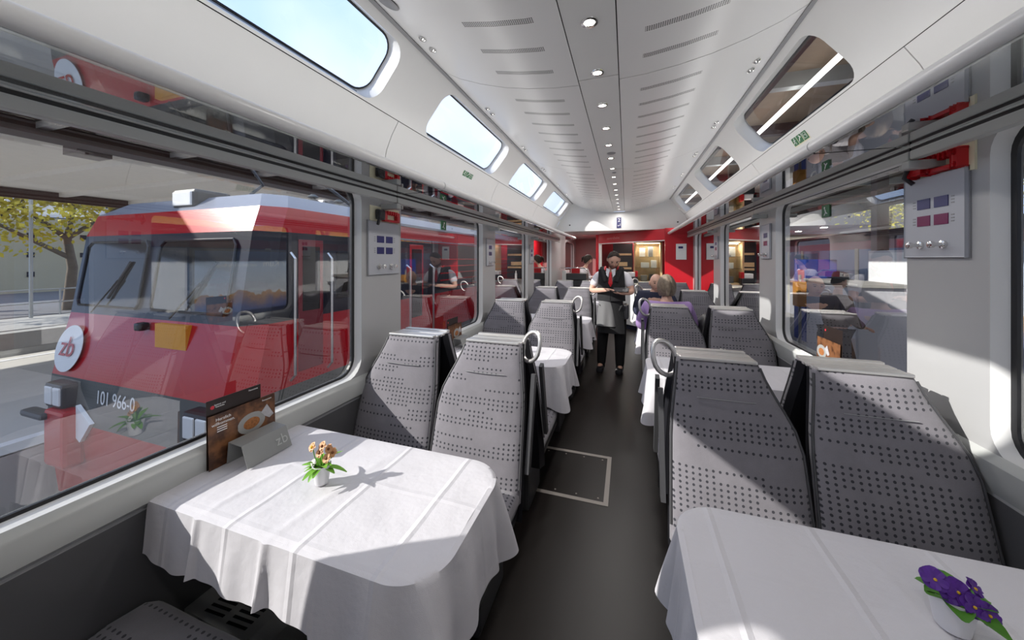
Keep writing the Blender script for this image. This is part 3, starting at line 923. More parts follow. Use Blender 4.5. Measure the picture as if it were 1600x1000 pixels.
for i, c in enumerate(fl):
    m = MB(); flower(m, c, (c[0] * 4 - .1, -.9, .55), .0165); fo = m.build('blossom', M['petal'], p, smooth=True)
    m = MB(); m.ball((c[0], c[1] - .003, c[2] + .001), .0048, 8); m.build('blossom_centre', M['brown' if i else 'yellow'], fo, smooth=True)
m = MB(); flower(m, (-.012, -.022, .08), (-.1, -.9, .4), .012, wd=1.1); m.build('blossom', M['petalw'], p, smooth=True)['label'] = 'white blossom'

p = pot((.648, .978, TT), 'white pot of purple pansies on the nearest right table', .026, .036, .068)
p.rotation_euler = (0, 0, 0)
lv = MB()
for a, e, L in ((0.3, .25, .07), (1.3, .9, .06), (2.2, .2, .05), (3.4, .5, .05), (4.4, .3, .055), (5.3, .15, .07), (5.8, .6, .06), (.9, .3, .06)):
    leafgeo(lv, (.006 * math.cos(a), .006 * math.sin(a), .06), (math.cos(a), math.sin(a), e), L, .042, .3)
leafgeo(lv, (-.01, 0, .062), (-1, -.2, .35), .04, .006, .1)
lv.build('foliage', M['leafdark'], p, smooth=True)
for c, nn_, r_ in (((-.036, -.012, .102), (-.4, -.7, .6), .022), ((-.004, -.018, .090), (0, -.8, .6), .024), ((.028, -.008, .098), (.5, -.5, .6), .017), ((.012, -.03, .076), (.2, -.9, .5), .022), ((.034, -.03, .066), (.3, -.9, .5), .021), ((-.016, -.02, .082), (-.2, -.8, .6), .018)):
    m = MB(); flower(m, c, nn_, r_, 5, .15, 1.15); fo = m.build('blossom', M['petalp'], p, smooth=True)
    m = MB(); m.ball((c[0], c[1] - .003, c[2]), (.003, .003, .003), 8); m.build('blossom_centre', M['yellow'], fo, smooth=True)
    m = MB(); m.tube([(c[0] * .3, c[1] * .3, .058), (c[0] * .7, c[1] * .6, c[2] * .85), (c[0], c[1] + .002, c[2])], .0013, 5); m.build('stem', M['leaf'], p)
for (x, y, lab) in ((.62, 2.72, 'tiny pot of pale flowers on the second right table'), (-.9, 2.68, 'small white pot of flowers on the second left table, behind the seats')):
    p = pot((x, y, TT), lab)
    lv = MB(); fm = MB()
    for i in range(12):
        a = i * 2.4; leafgeo(lv, (0, 0, .056), (math.cos(a), math.sin(a), .9), .055, .018, .3)
        flower(fm, (.03 * math.cos(a), .03 * math.sin(a), .10 + .02 * (i % 3)), (math.cos(a), math.sin(a) - .5, .8), .012)
    lv.build('foliage', M['leaf'], p, smooth=True); fm.build('blossom', M['petalw'], p, smooth=True)

# printed menu card face: brown wood print with a plate of food
g = G('wood_print_card'); co = g.coord(); x = g.xyz(co)
w_ = g.n('ShaderNodeTexWave'); w_.inputs['Scale'].default_value = 18; w_.inputs['Distortion'].default_value = 6; w_.inputs['Detail'].default_value = 3
g.t.links.new(co, w_.inputs['Vector'])
M['holder'] = flat('satin_grey_metal', (.27, .275, .27), .4, metal=.2)
M['card'] = g.bsdf(g.mix(w_.outputs['Fac'], (.05, .018, .008), (.20, .085, .035)), .35)
M['carddark'] = flat('dark_card', (.022, .014, .012), .35, var=.3, vs=25)
M['food'] = flat('food', (.34, .13, .04), .6, var=.7, vs=120)
M['greyplate'] = flat('grey_plate_print', (.33, .33, .32), .4)
M['napkin'] = flat('napkin_print', (.45, .44, .46), .6, var=.3, vs=70)
M['redink'] = flat('red_ink', (.6, .03, .05), .5)
M['beige'] = flat('beige_print', (.5, .36, .22), .5, var=.4, vs=30)
def menu_set(ox, oy, side, nm, full=True, k=1.0):
    """holder beside the wall; local +x points to the aisle, y along carriage"""
    s = -side
    lab = 'grey metal menu holder stamped zb on the %s table' % nm
    h = thing('menu_holder', lab, 'menu holder', (ox, oy, TT))
    th = .003
    m = MB()
    prof = [(-.052, 0), (-.042, .082), (.028, .078), (.062, 0)]
    pts = [(s * x, z) for x, z in prof] + [(s * (x + dx), z - dzz) for (x, z), dx, dzz in zip(prof[::-1], (-.003, -.001, .002, .003), (0, .003, .003, 0))]
    m.prism(pts, 'y', -.088, .088); m.build('folded_plate', M['holder'], h)
    dx, dz_ = s * (.062 - .028), -.078
    n_ = Vector((s * .078, 0, .034)).normalized()
    ux = (0, 1, 0) if s > 0 else (0, -1, 0); uy = Vector((-dx, 0, -dz_))
    o = Vector((s * .046, .055 * (1 if s > 0 else -1), .038)) + n_ * .0008
    text('stamped_letters', 'zb', .055, M['sill'], h, basis(o, ux, uy), .0003)
    # cards leaning behind
    def card(name, label, y0, y1, x0, lean, z0, z1, mat, yaw=0):
        c = thing(name, label, 'menu card', (ox + s * x0, oy + (y0 + y1) / 2, TT + z0), yaw)
        L = (z1 - z0) * k; a = math.radians(lean); w2 = (y1 - y0) / 2
        up = Vector((-s * math.sin(a), 0, math.cos(a))); ux = Vector((0, 1 if s > 0 else -1, 0)); mt = basis((0, 0, 0), ux, up)
        m = MB(); m.box(-w2, w2, 0, L, -.0012, 0); m.bm.transform(mt); m.build('card_sheet', mat, c)
        return c, mt, w2, L
    c, mt, w2, L = card('menu_card', 'dark upright menu card with red dot, rearmost on the %s table' % nm, -.143, .054, -.068, 1.0, .0, .250, M['carddark'])
    m = MB(); m.ball((-w2 + .02, L - .028, .0003), (.007, .007, .0004), 14); m.bm.transform(mt); m.build('red_dot', M['redink'], c)
    if full:
        text('printed_text', 'Speisen und\nGetränke', .008, M['signwhite'], c, mt @ Matrix.Translation((-w2 + .045, L - .026, .0005)), .0002)
        text('printed_text', 'Panorama', .009, M['signwhite'], c, mt @ Matrix.Translation((w2 - .03, L - .012, .0005)), .0002)
    c, mt, w2, L = card('menu_card', 'brown menu card with plate of food and napkin on the %s table' % nm, -.043, .108, -.058, 1.5, 0, .195, M['card'])
    m = MB(); m.ball((-.022, L - .085, .0003), (.054, .040, .0006), 24); m.bm.transform(mt); m.build('plate_print', M['greyplate'], c)
    m = MB(); m.ball((-.022, L - .087, .001), (.032, .022, .0006), 20); m.bm.transform(mt); m.build('food_print', M['food'], c)
    m = MB(); m.prism([(.015, L - .06), (.040, L - .035), (.068, L - .085), (.05, L - .095), (.03, L - .08)], 'z', .001, .0016); m.bm.transform(mt); m.build('napkin_print', M['napkin'], c)
    if full: text('printed_text', 'Restaurant', .009, M['signwhite'], c, mt @ Matrix.Translation((w2 - .035, L - .015, .0005)), .0002)
    c, mt, w2, L = card('welcome_card', 'brown welcome card reading Herzlich willkommen on the %s table' % nm, -.143, -.043, -.0560, 1.5, -.0, .195, M['card'])
    if full:
        text('printed_text', 'Herzlich\nwillkommen.', .0155, M['signwhite'], c, mt @ Matrix.Translation((0, L - .028, .0006)), .0002)
        for q in range(3):
            m = MB(); m.box(-.022, .012, L - .05 - q * .008, L - .047 - q * .008, .0003, .0006); m.bm.transform(mt); m.build('text_line', M['signwhite'], c)
menu_set(-1.378, .985, -1, 'nearest left')
menu_set(-1.378, 2.76, -1, 'second left', False)
menu_set(1.085, 2.585, 1, 'second right', False, 1.45)

# ------------------------------------------------------------------ floor hatch outline, heater
M['tape'] = flat('pale_tape', (.42, .38, .35), .6)
m = MB()
x0, x1, y0, y1, w_ = -.655, -.11, 2.235, 2.80, .030
m.box(x0, x1, y0, y0 + w_, 0, .0025); m.box(x0, x1, y1 - w_, y1, 0, .0025); m.box(x1 - w_, x1, y0, y1, 0, .0026); m.box(x0, x0 + w_, y0, y1, 0, .0026)
for q in range(8):
    xx = x0 + .06 + (q % 4) * .14; yy = y0 + .06 if q < 4 else y1 - .06
    m.lathe([(.001, .003), (.006, .003), (.006, 0)], (xx, yy, 0), 8)
tag(m.build('floor_hatch', M['tape']), 'pale rectangular outline of a hatch on the dark aisle floor', 'floor hatch')
for side, sn in ((-1, 'left'), (1, 'right')):
    for k, y in enumerate(tabY[:2] if side < 0 else tabY[:1]):
        X = XL if side < 0 else XR; s = -side
        t = thing('heater', 'low slotted metal heater along the %s wall under the %s table' % (sn, tn[k]), 'heater', (X, y - .08, 0))
        m = MB(); pr = [(0, 0), (s * .34, 0), (s * .34, .26), (s * .30, .30), (0, .32)]; m.prism(pr, 'y', -.085, .245); m.build('casing', M['alu'], t)
        m = MB()
        for q in range(14):
            yy = -.065 + q * .021
            for (a, b) in ((.07, .15), (.18, .26)):
                za = .32 - a * .02 / .30; zb_ = .32 - b * .02 / .30
                v = [(s * a, yy, za + .0015), (s * b, yy + .008, zb_ + .0015), (s * b, yy + .017, zb_ + .0015), (s * a, yy + .009, za + .0015)]
                lo = [(p_[0], p_[1], p_[2] - .004) for p_ in v]; m.rings([lo, v])
        m.build('slots', M['rubber'], t)

# ------------------------------------------------------------------ bistro and vestibule
def diag(px_, py_): return (px_, py_)
A = Vector((.88, 7.14)); B = Vector((-.64, 8.62)); AB = (B - A).normalized(); NB = Vector((AB.y, -AB.x))
if NB.y < 0: NB = -NB
def dbox(mb, s0, s1, d0, d1, z0, z1):
    q = [A + AB * s0 + NB * d0, A + AB * s1 + NB * d0, A + AB * s1 + NB * d1, A + AB * s0 + NB * d1]
    mb.rings([[(p.x, p.y, z0) for p in q], [(p.x, p.y, z1) for p in q]]); return mb
LB = (B - A).length
m = MB(); m.box(.70, XR, 7.22, 7.28, 0, 2.135); struct(m.build('wall_right_end', M['redwall']))
t = thing('bistro_kiosk', 'red fronted bistro bay with white counter at the far end of the aisle', 'bistro counter', (.2, 8.2, 0))
off = Matrix.Translation((-.2, -8.2, 0))
def bp(mb, name, mat, par=None, **k):
    mb.bm.transform(off); return mb.build(name, mat, par or t, **k)
bp(dbox(MB(), .13, LB, 0, .05, 1.915, 2.133), 'red_header', M['redwall'])
m = MB(); dbox(m, .13, LB, -.002, .052, 1.895, 1.915); bp(m, 'steel_edge', M['steel'])
bp(dbox(MB(), .25, LB, .0, .5, .95, 1.0), 'counter_top', M['steel'])
bp(dbox(MB(), .25, LB, .03, .06, .10, .95), 'counter_front', M['white_gloss'])
bp(dbox(MB(), .25, LB, .06, .08, 0, .10), 'kick_plate', M['navy'])
bp(dbox(MB(), LB - .04, LB, .0, .06, 0, 1.92), 'end_post', M['white_gloss'])
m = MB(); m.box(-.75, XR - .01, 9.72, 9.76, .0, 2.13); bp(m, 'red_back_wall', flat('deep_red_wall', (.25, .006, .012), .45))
m = MB(); m.box(-.72, -.66, 8.75, 9.72, 0, 2.13); bp(m, 'side_wall', M['redwall'])
M['ledtrim'] = emis('cabinet_light', (1, .85, .6), 6)
c = thing('display_cabinet', 'light wood glass-fronted display cabinet in the bistro', 'display cabinet', (.47, 8.5, 1.0))
def cb(mb, name, mat, par=None): mb.bm.transform(Matrix.Translation((-.47, -8.5, -1.0))); return mb.build(name, mat, par or c)
m = MB(); m.box(.16, .19, 8.3, 8.75, 1.0, 1.93); m.box(.71, .75, 8.3, 8.75, 1.0, 1.93); m.box(.16, .75, 8.3, 8.75, 1.0, 1.03); m.box(.16, .75, 8.3, 8.75, 1.90, 1.93); m.box(.19, .71, 8.73, 8.75, 1.03, 1.90); cb(m, 'cabinet_body', M['wood'])
for z in (1.33, 1.58): m = MB(); m.box(.19, .71, 8.34, 8.73, z, z + .012); cb(m, 'glass_shelf', M['clearglass'])
m = MB(); m.box(.19, .71, 8.31, 8.315, 1.03, 1.90); cb(m, 'glass_door', M['clearglass'])
m = MB(); m.box(.22, .70, 8.36, 8.40, 1.885, 1.898); cb(m, 'light_strip', M['ledtrim'])
ld = bpy.data.lights.new('cabinet_lamp', 'AREA'); ld.shape = 'RECTANGLE'; ld.size = .45; ld.size_y = .08; ld.energy = 7; ld.color = (1, .92, .78)
lo = bpy.data.objects.new('cabinet_lamp', ld); COL.objects.link(lo); lo.location = (.46, 8.45, 1.86)
for x, z, mt, w_, h_, nm in ((.34, 1.592, 'white_gloss', .12, .20, 'white angled box on the top shelf of the display cabinet'), (.52, 1.592, 'grey', .10, .22, 'grey upright packet on the top shelf of the display cabinet'),
                       (.40, 1.342, 'white_gloss', .18, .12, 'white carton on the middle shelf of the display cabinet'), (.59, 1.342, 'signwhite', .12, .17, 'tall white carton on the middle shelf of the display cabinet'),
                       (.38, 1.03, 'grey', .14, .14, 'grey box on the bottom of the display cabinet'), (.57, 1.03, 'darkgrey', .16, .16, 'dark grey box on the bottom of the display cabinet')):
    m = MB(); m.box(x - w_ / 2, x + w_ / 2, 8.45, 8.6, z, z + h_, .01); m.box(x - w_ / 2 + .01, x + w_ / 2 - .01, 8.447, 8.45, z + h_ * .3, z + h_ * .6); tag(m.build('carton', M[mt]), nm, 'carton')
sh = thing('shelf_unit', 'dark shelf unit with wooden drawers behind the bistro counter', 'shelf', (-.1, 9.1, 0))
def sb(mb, name, mat): mb.bm.transform(Matrix.Translation((.1, -9.1, 0))); return mb.build(name, mat, sh)
m = MB(); m.box(-.33, .15, 9.2, 9.55, 1.0, 1.93); sb(m, 'carcass', M['black'])
for (x0_, x1_, z0_, z1_) in ((-.28, .12, 1.63, 1.68), (-.28, .02, 1.36, 1.46), (-.28, .12, 1.28, 1.33)):
    m = MB(); m.box(x0_, x1_, 9.17, 9.2, z0_, z1_); sb(m, 'drawer_front', M['wood'])
for k, (x, nm) in enumerate(((-.42, 'white bottle beside the dark shelf unit in the bistro'),)):
    m = MB(); m.lathe([(.03, 0), (.03, .15), (.012, .19), (.012, .23), (.001, .23)], n=14); tag(m.build('bottle', M['white_gloss'], smooth=True, loc=(-.30, 8.62, 1.0)), nm, 'bottle')
t2 = thing('coffee_machine', 'white and black coffee machine with red side on the bistro counter', 'coffee machine', (.12, 8.28, 1.0))
m = MB(); m.box(-.12, .12, -.08, .12, 0, .14, .01); m.build('machine_base', M['black'], t2)
m = MB(); m.box(-.10, .06, -.06, .10, .14, .24, .012); m.build('machine_hood', M['white_gloss'], t2)
m = MB(); m.box(.065, .12, -.07, .10, .14, .27, .01); m.build('cup_holder', M['red'], t2)
m = MB(); m.box(.89, 1.07, 7.195, 7.219, 1.53, 1.83, .004)
t3 = thing('wall_cabinet', 'small white panel with dark display on the red end wall', 'wall panel', (.98, 7.2, 1.53)); m.bm.transform(Matrix.Translation((-.98, -7.2, -1.53))); m.build('panel', M['white_gloss'], t3)
m = MB(); m.box(-.05, .03, -.009, -.004, .21, .25); m.build('display', M['blue'], t3)
for k, (x, y) in enumerate(((-.45, 8.0), (-.2, 7.9), (.05, 8.9), (-.9, 8.6))):
    pass
text('lettering', 'zentralbahn', .085, flat('faded_print', (.62, .22, .22), .5), t, Matrix.Translation((-.2, -8.2, 0)) @ basis((A + AB * (LB - .48) - NB * .002).to_3d() + Vector((0, 0, 2.02)), (-AB.x, -AB.y, 0), (0, 0, 1)))
for (lx, ly, e_) in ((-1.0, 8.9, 7), (-1.0, 7.9, 4), (.1, 8.3, 5), (.2, 9.4, 6)):  # fill lights and their discs, added to brighten the end area
    ld = bpy.data.lights.new('vestibule_fill', 'AREA'); ld.shape = 'DISK'; ld.size = .1; ld.energy = e_; ld.color = (1, .95, .9)
    lo = bpy.data.objects.new('vestibule_fill', ld); COL.objects.link(lo); lo.location = (lx, ly, 2.125)
    m = MB(); m.lathe([(.05, 0), (.055, -.004), (.001, -.004)], n=16); o = m.build('vestibule_fill_disc', M['white_gloss'], loc=(lx, ly, 2.1345)); tag(o, 'added round fill lamp in the low ceiling, ' + {(-1.0, 8.9): 'above the person at the trolley', (-1.0, 7.9): 'above the trolley', (.1, 8.3): 'above the bistro counter', (.2, 9.4): 'above the dark shelf unit'}[(lx, ly)], 'ceiling light')
# vestibule partition and serving trolley
m = MB(); m.box(-.70, -.64, 10.2, 11.5, 0, 2.135); m.box(XL, -.64, 10.6, 10.66, 0, 2.135); struct(m.build('wall_vestibule', flat('pinkish_wall', (.40, .16, .16), .35)))
t = thing('serving_trolley', 'white and grey serving trolley with steel rail beside the left wall', 'trolley', (-1.10, 7.95, 0))
m = MB(); m.box(-.27, -.18, -.25, .25, .05, 1.28, .01); m.build('white_side', M['white_gloss'], t)
for z0_, z1_ in ((.90, 1.06), (1.08, 1.22)): m = MB(); m.box(-.18, .26, -.25, .25, z0_, z1_, .006); m.build('drawer', M['darkgrey'], t)
m = MB(); m.box(-.18, .26, -.25, .25, .05, .88, .006); m.build('body', M['grey'], t)
m = MB(); m.tube([(-.32, -.26, 1.30), (-.32, -.26, 1.34), (.22, -.26, 1.34), (.30, -.26, 1.28), (.32, -.26, .9)], .012, 8); m.build('rail', M['chrome'], t, smooth=True)
for wx_, wy_ in ((-.2, -.2), (.2, -.2), (-.2, .2), (.2, .2)): m = MB(); m.lathe([(.03, -.012), (.03, .012)], (wx_, wy_, .03), 12, 'x'); m.build('wheel', M['black'], t)
m = MB(); m.box(-.09, .09, -.04, .04, 0, .1, .005); tag(m.build('napkin_box', M['red'], loc=(-1.08, 7.80, 1.222)), 'red box standing on the serving trolley', 'box')

# ------------------------------------------------------------------ people
def person(label, loc, rz=0): return thing('person', label, 'person', loc, rz)
def head(P, c, tilt, yaw_, hairmat, r=.098, style='short', par=None):
    """child head sculpted on the body: skull, nose, ears, eyes, hair.  Faces -Y before tilt/yaw"""
    mt = Matrix.Translation(c) @ Matrix.Rotation(yaw_, 4, 'Z') @ Matrix.Rotation(tilt, 4, 'X')
    m = MB()
    def skull(u, v):
        a = u * 2 * PI; b = (v - .5) * PI
        x = math.cos(a) * math.cos(b); y = math.sin(a) * math.cos(b); z = math.sin(b)
        k = r * 1.0
        X_ = x * k * .80; Y_ = y * k * (1.0 if y > 0 else .92); Z_ = z * k * 1.22
        if z < -.1:
            f = min(1, (-z - .1) / .9); X_ *= 1 - .34 * f
            if y > 0: Y_ *= 1 - .45 * f
            else: Y_ *= 1 - .10 * f
        if y < -.5 and .05 < z < .3: Y_ *= .955
        return (X_, Y_, Z_)
    m.grid(skull, 28, 18, cu=True)
    # nose, ears, lips, brows
    m.rings([[(-.008, -.086, .025), (.008, -.086, .025), (0, -.090, .03)], [(-.015, -.086, -.028), (.015, -.086, -.028), (0, -.112, -.022)], [(-.012, -.084, -.036), (.012, -.084, -.036), (0, -.098, -.034)]])
    for sx in (-1, 1): m.ball((sx * .080, .010, -.005), (.010, .020, .030), 10)
    m.bm.transform(mt); hd = m.build('face', M['skin'], par or P, smooth=60)
    for sx in (-1, 1):
        m = MB(); m.ball((sx * .031, -.081, .012), (.013, .008, .006), 10); m.bm.transform(mt); m.build('eye', M['hairdark'], hd, smooth=True)
        m = MB(); m.tube([(sx * .017, -.090, .032), (sx * .032, -.089, .037), (sx * .048, -.078, .032)], .0035, 5); m.bm.transform(mt); m.build('eyebrow', M['hairdark'], hd)
    m = MB(); m.tube([(-.024, -.083, -.058), (0, -.091, -.055), (.024, -.083, -.058)], .005, 6); m.bm.transform(mt); m.build('mouth', flat('lips', (.40, .13, .11), .5), hd)
    if style == 'bald': return hd, mt
    m = MB()
    def hair(u, v):
        a = u * 2 * PI; b0 = {'short': .12, 'long': -.75, 'bun': -.65}[style]
        front = max(0, -math.sin(a))
        lo = b0 + front * ({'short': .86, 'long': 1.25, 'bun': 1.15}[style]) if front > 0 else b0 - (.35 if style == 'short' else 0) * max(0, math.sin(a))
        b = lo + v * (PI / 2 - lo)
        k = r * (1.045 if style == 'short' else 1.13) * (1 + .02 * math.sin(a * 9))
        x = math.cos(a) * math.cos(b); y = math.sin(a) * math.cos(b); z = math.sin(b)
        return (x * k * .83, y * k * (1.02 if y > 0 else .95), z * k * 1.20)
    m.grid(hair, 30, 10, cu=True)
    if style == 'bun': m.ball((0, r * 1.1, r * .25), (.05, .045, .05), 12)
    if style == 'long': m.tube([(0, r * 1.0, r * .4), (0, r * 1.45, r * .1), (.0, r * 1.35, -r * .9)], [.035, .03, .012], 8)
    m.bm.transform(mt); m.build('hair', hairmat, P, smooth=70)
    return hd, mt
def hand(nodes, edges, wrist, w, pdir, fdir, side, curl=.5):
    """palm and five fingers in one skin chain"""
    w = Vector(w); f = Vector(fdir).normalized(); p = Vector(pdir).normalized(); s_ = f.cross(p) * side
    k = wrist
    nodes[k + 'palm'] = (tuple(w + f * .045), (.030, .016)); edges.append((wrist, k + 'palm'))
    for i, (o, L) in enumerate(((-.030, .062), (-.010, .072), (.010, .068), (.028, .052))):
        b = w + f * .085 + s_ * o; c = b + f * L * .5 * math.cos(curl * .5) + p * L * .5 * math.sin(curl * .5); d = c + f * L * .5 * math.cos(curl * 1.3) + p * L * .5 * math.sin(curl * 1.3)
        nodes[k + 'f%da' % i] = (tuple(b), .0095); nodes[k + 'f%db' % i] = (tuple(c), .0085); nodes[k + 'f%dc' % i] = (tuple(d), .007)
        edges += [(k + 'palm', k + 'f%da' % i), (k + 'f%da' % i, k + 'f%db' % i), (k + 'f%db' % i, k + 'f%dc' % i)]
    b = w + f * .03 - s_ * .036; c = b + f * .030 - s_ * .016 + p * .01; d = c + f * .026 + p * .012
    nodes[k + 't0'] = (tuple(b), .011); nodes[k + 't1'] = (tuple(c), .010); nodes[k + 't2'] = (tuple(d), .008)
    edges += [(k + 'palm', k + 't0'), (k + 't0', k + 't1'), (k + 't1', k + 't2')]

# waiter: stands in the aisle, looking down at a tablet
P = person('waiter in black vest, white short sleeves and red tie, tapping a tablet in the aisle', (-.19, 4.95, 0), -.08)
nd = {'pel': ((0, .03, .90), (.13, .09)), 'wst': ((0, .02, 1.03), (.125, .09)), 'chs': ((0, .0, 1.24), (.155, .10)), 'nkb': ((0, -.02, 1.37), (.07, .06)), 'nk': ((.02, -.055, 1.43), (.052, .05)), 'hd': ((.03, -.085, 1.50), (.05, .05)),
      'lh': ((-.10, .02, .84), (.09, .085)), 'lk': ((-.125, -.01, .47), (.060, .062)), 'la': ((-.15, .03, .09), (.040, .042)), 'lt': ((-.165, -.10, .035), (.04, .028)),
      'rh': ((.10, .02, .84), (.09, .085)), 'rk': ((.11, -.02, .47), (.060, .062)), 'ra': ((.10, .04, .09), (.040, .042)), 'rt': ((.12, -.09, .035), (.04, .028)),
      'ls': ((-.185, .0, 1.335), (.065, .06)), 'le': ((-.275, -.04, 1.10), (.045, .045)), 'lw': ((-.06, -.245, 1.135), (.028, .024)),
      'rs': ((.185, .0, 1.335), (.065, .06)), 're': ((.265, -.05, 1.10), (.045, .045)), 'rw': ((.17, -.25, 1.105), (.028, .024))}
ed = [('pel', 'wst'), ('wst', 'chs'), ('chs', 'nkb'), ('nkb', 'nk'), ('nk', 'hd'), ('pel', 'lh'), ('lh', 'lk'), ('lk', 'la'), ('la', 'lt'), ('pel', 'rh'), ('rh', 'rk'), ('rk', 'ra'), ('ra', 'rt'),
      ('chs', 'ls'), ('ls', 'le'), ('le', 'lw'), ('chs', 'rs'), ('rs', 're'), ('re', 'rw')]
nd0 = dict(nd); ed0 = list(ed)
hand(nd, ed, 'lw', nd['lw'][0], (0, -.2, -1), (.8, -.25, .1), 1, .5)
hand(nd, ed, 'rw', nd['rw'][0], (0, -.2, 1), (-.8, -.15, .05), 1, .5)
skin('body', nd, ed, M['skin'], P, 'pel')
def grow(keys, ed_, d): return {k: (nd0[k][0], tuple(x + d for x in nd0[k][1])) for k in keys}
def clothing(name, keys, d, mat, ends=None, P_=None, root=None):
    n2 = grow(keys, ed0, d)
    if ends:
        for k, (pos, rr_) in ends.items(): n2[k] = (pos, rr_)
    e2 = [(a, b) for a, b in ed0 if a in n2 and b in n2]
    return skin(name, n2, e2, mat, P_ or P, root or keys[0])
clothing('trousers', ['pel', 'lh', 'lk', 'la', 'rh', 'rk', 'ra'], .020, M['trouser'], {'la': ((-.15, .02, .055), (.055, .06)), 'ra': ((.10, .02, .055), (.055, .06))})
def lerp(a, b, t): return tuple(a[i] + (b[i] - a[i]) * t for i in range(3))
clothing('shirt', ['chs', 'wst', 'pel', 'nkb', 'ls', 'rs', 'le', 're'], .006, M['shirt'], {'le': (lerp(nd0['ls'][0], nd0['le'][0], .78), (.066, .066)), 're': (lerp(nd0['rs'][0], nd0['re'][0], .78), (.066, .066)), 'nkb': ((0, -.015, 1.375), (.08, .07))})
clothing('vest', ['chs', 'wst', 'pel'], .036, M['vest'], {'chs': ((0, -.008, 1.255), (.205, .135))})
for sx in (-1, 1):
    m = MB()
    def vf(u, v):
        z = .985 + .415 * v; inn = max(.003, (z - 1.17) * .34); out = .185 - .02 * v; x = inn + (out - inn) * u
        return (sx * x, -.160 + 1.9 * x * x + .012 * v - (.012 if z < 1.1 else 0), z)
    m.grid(vf, 8, 10)
    g2 = bmesh.ops.extrude_face_region(m.bm, geom=m.bm.faces[:]); bmesh.ops.translate(m.bm, verts=[v for v in g2['geom'] if isinstance(v, bmesh.types.BMVert)], vec=(0, .02, 0))
    m.build('vest_front', M['vest'], P, smooth=True)
    m = MB(); m.tube([(sx * .125, .04, 1.40), (sx * .12, -.06, 1.405), (sx * .105, -.11, 1.36), (sx * .07, -.135, 1.24)], [.035, .040, .038, .03], 8); m.build('vest_shoulder', M['vest'], P, smooth=True)
    m = MB(); m.tube([(sx * .085, -.03, 1.435), (sx * .088, -.085, 1.405), (sx * .09, -.118, 1.35)], [.016, .018, .012], 6); m.build('red_lapel', M['tie'], P, smooth=True)['label'] = 'red lapel badge'
    m = MB(); m.rings([[(sx * .010, -.150, 1.40), (sx * .06, -.12, 1.42), (sx * .058, -.150, 1.33), (sx * .03, -.158, 1.30)], [(sx * .012, -.105, 1.40), (sx * .06, -.085, 1.42), (sx * .058, -.105, 1.32), (sx * .03, -.12, 1.29)]]); m.build('shirt_front', M['shirt'], P)
    m = MB(); m.box(-.045, .045, -.15, .09, 0, .075, .03); m.tube([(0, .03, .04), (0, .03, .16)], .052, 10); m.bm.transform(Matrix.Translation((-.15 if sx < 0 else .10, -.01, 0))); m.build('shoe', M['black'], P, smooth=True)
m = MB(); m.rings([[(-.018, -.158, 1.365), (.018, -.158, 1.365), (.012, -.128, 1.365), (-.012, -.128, 1.365)], [(-.013, -.165, 1.34), (.013, -.165, 1.34), (.01, -.135, 1.34), (-.01, -.135, 1.34)], [(-.028, -.175, 1.22), (.028, -.175, 1.22), (.02, -.157, 1.22), (-.02, -.157, 1.22)], [(0, -.168, 1.17), (.002, -.168, 1.17), (.002, -.16, 1.17), (0, -.16, 1.17)]]); m.build('tie', M['tie'], P)
m = MB()
m.grid(lambda u, v: ((u - .5) * (.22 + .06 * v) - .05 , -.150 - .04 * v + .045 * abs(2 * u - 1) ** 2 + .008 * math.sin(u * 14) * v, .985 - v * .34), 16, 10)
for q in list(m.bm.faces): pass
g2 = bmesh.ops.extrude_face_region(m.bm, geom=m.bm.faces[:]); bmesh.ops.translate(m.bm, verts=[v for v in g2['geom'] if isinstance(v, bmesh.types.BMVert)], vec=(0, .006, 0))
m.build('sunlit_apron', M['sunlit_apron'], P, smooth=True)  # grey sheet painted in for the sunlit part of the black apron
m = MB(); m.grid(lambda u, v: ((u - .5) * (.30 + .06 * v), -.142 - .03 * v + .05 * abs(2 * u - 1) ** 2, 1.0 - v * .45), 12, 6); m.build('long_apron', M['trouser'], P, smooth=True)
m = MB(); m.box(.11, .22, -.10, .04, .74, .93, .02); m.build('hip_pouch', M['black'], P, smooth=True)
head(P, (.035, -.105, 1.535), math.radians(38), math.radians(14), M['hairdark'])
m = MB()
mtb = Matrix.Translation((.035, -.105, 1.535)) @ Matrix.Rotation(math.radians(14), 4, 'Z') @ Matrix.Rotation(math.radians(38), 4, 'X')
m.grid(lambda u, v: (math.cos(PI + u * PI) * .0735 * (1 - .28 * v), math.sin(PI + u * PI) * .086 * (1 - .12 * v), -.052 - v * .062), 16, 5); m.bm.transform(mtb); m.build('beard', flat('stubble', (.16, .08, .055), .8), P, smooth=True)
t = thing('tablet', 'black order tablet held in the hands of the waiter', 'tablet', (-.07, 4.68, 1.145), -.08)
m = MB(); m.box(-.10, .10, -.065, .065, -.006, .006, .005); m.bm.transform(Matrix.Rotation(math.radians(18), 4, 'X')); m.build('case', M['black'], t)
m = MB(); m.box(-.09, .09, -.056, .056, .006, .0075); m.bm.transform(Matrix.Rotation(math.radians(18), 4, 'X')); m.build('screen', M['darkgrey'], t)

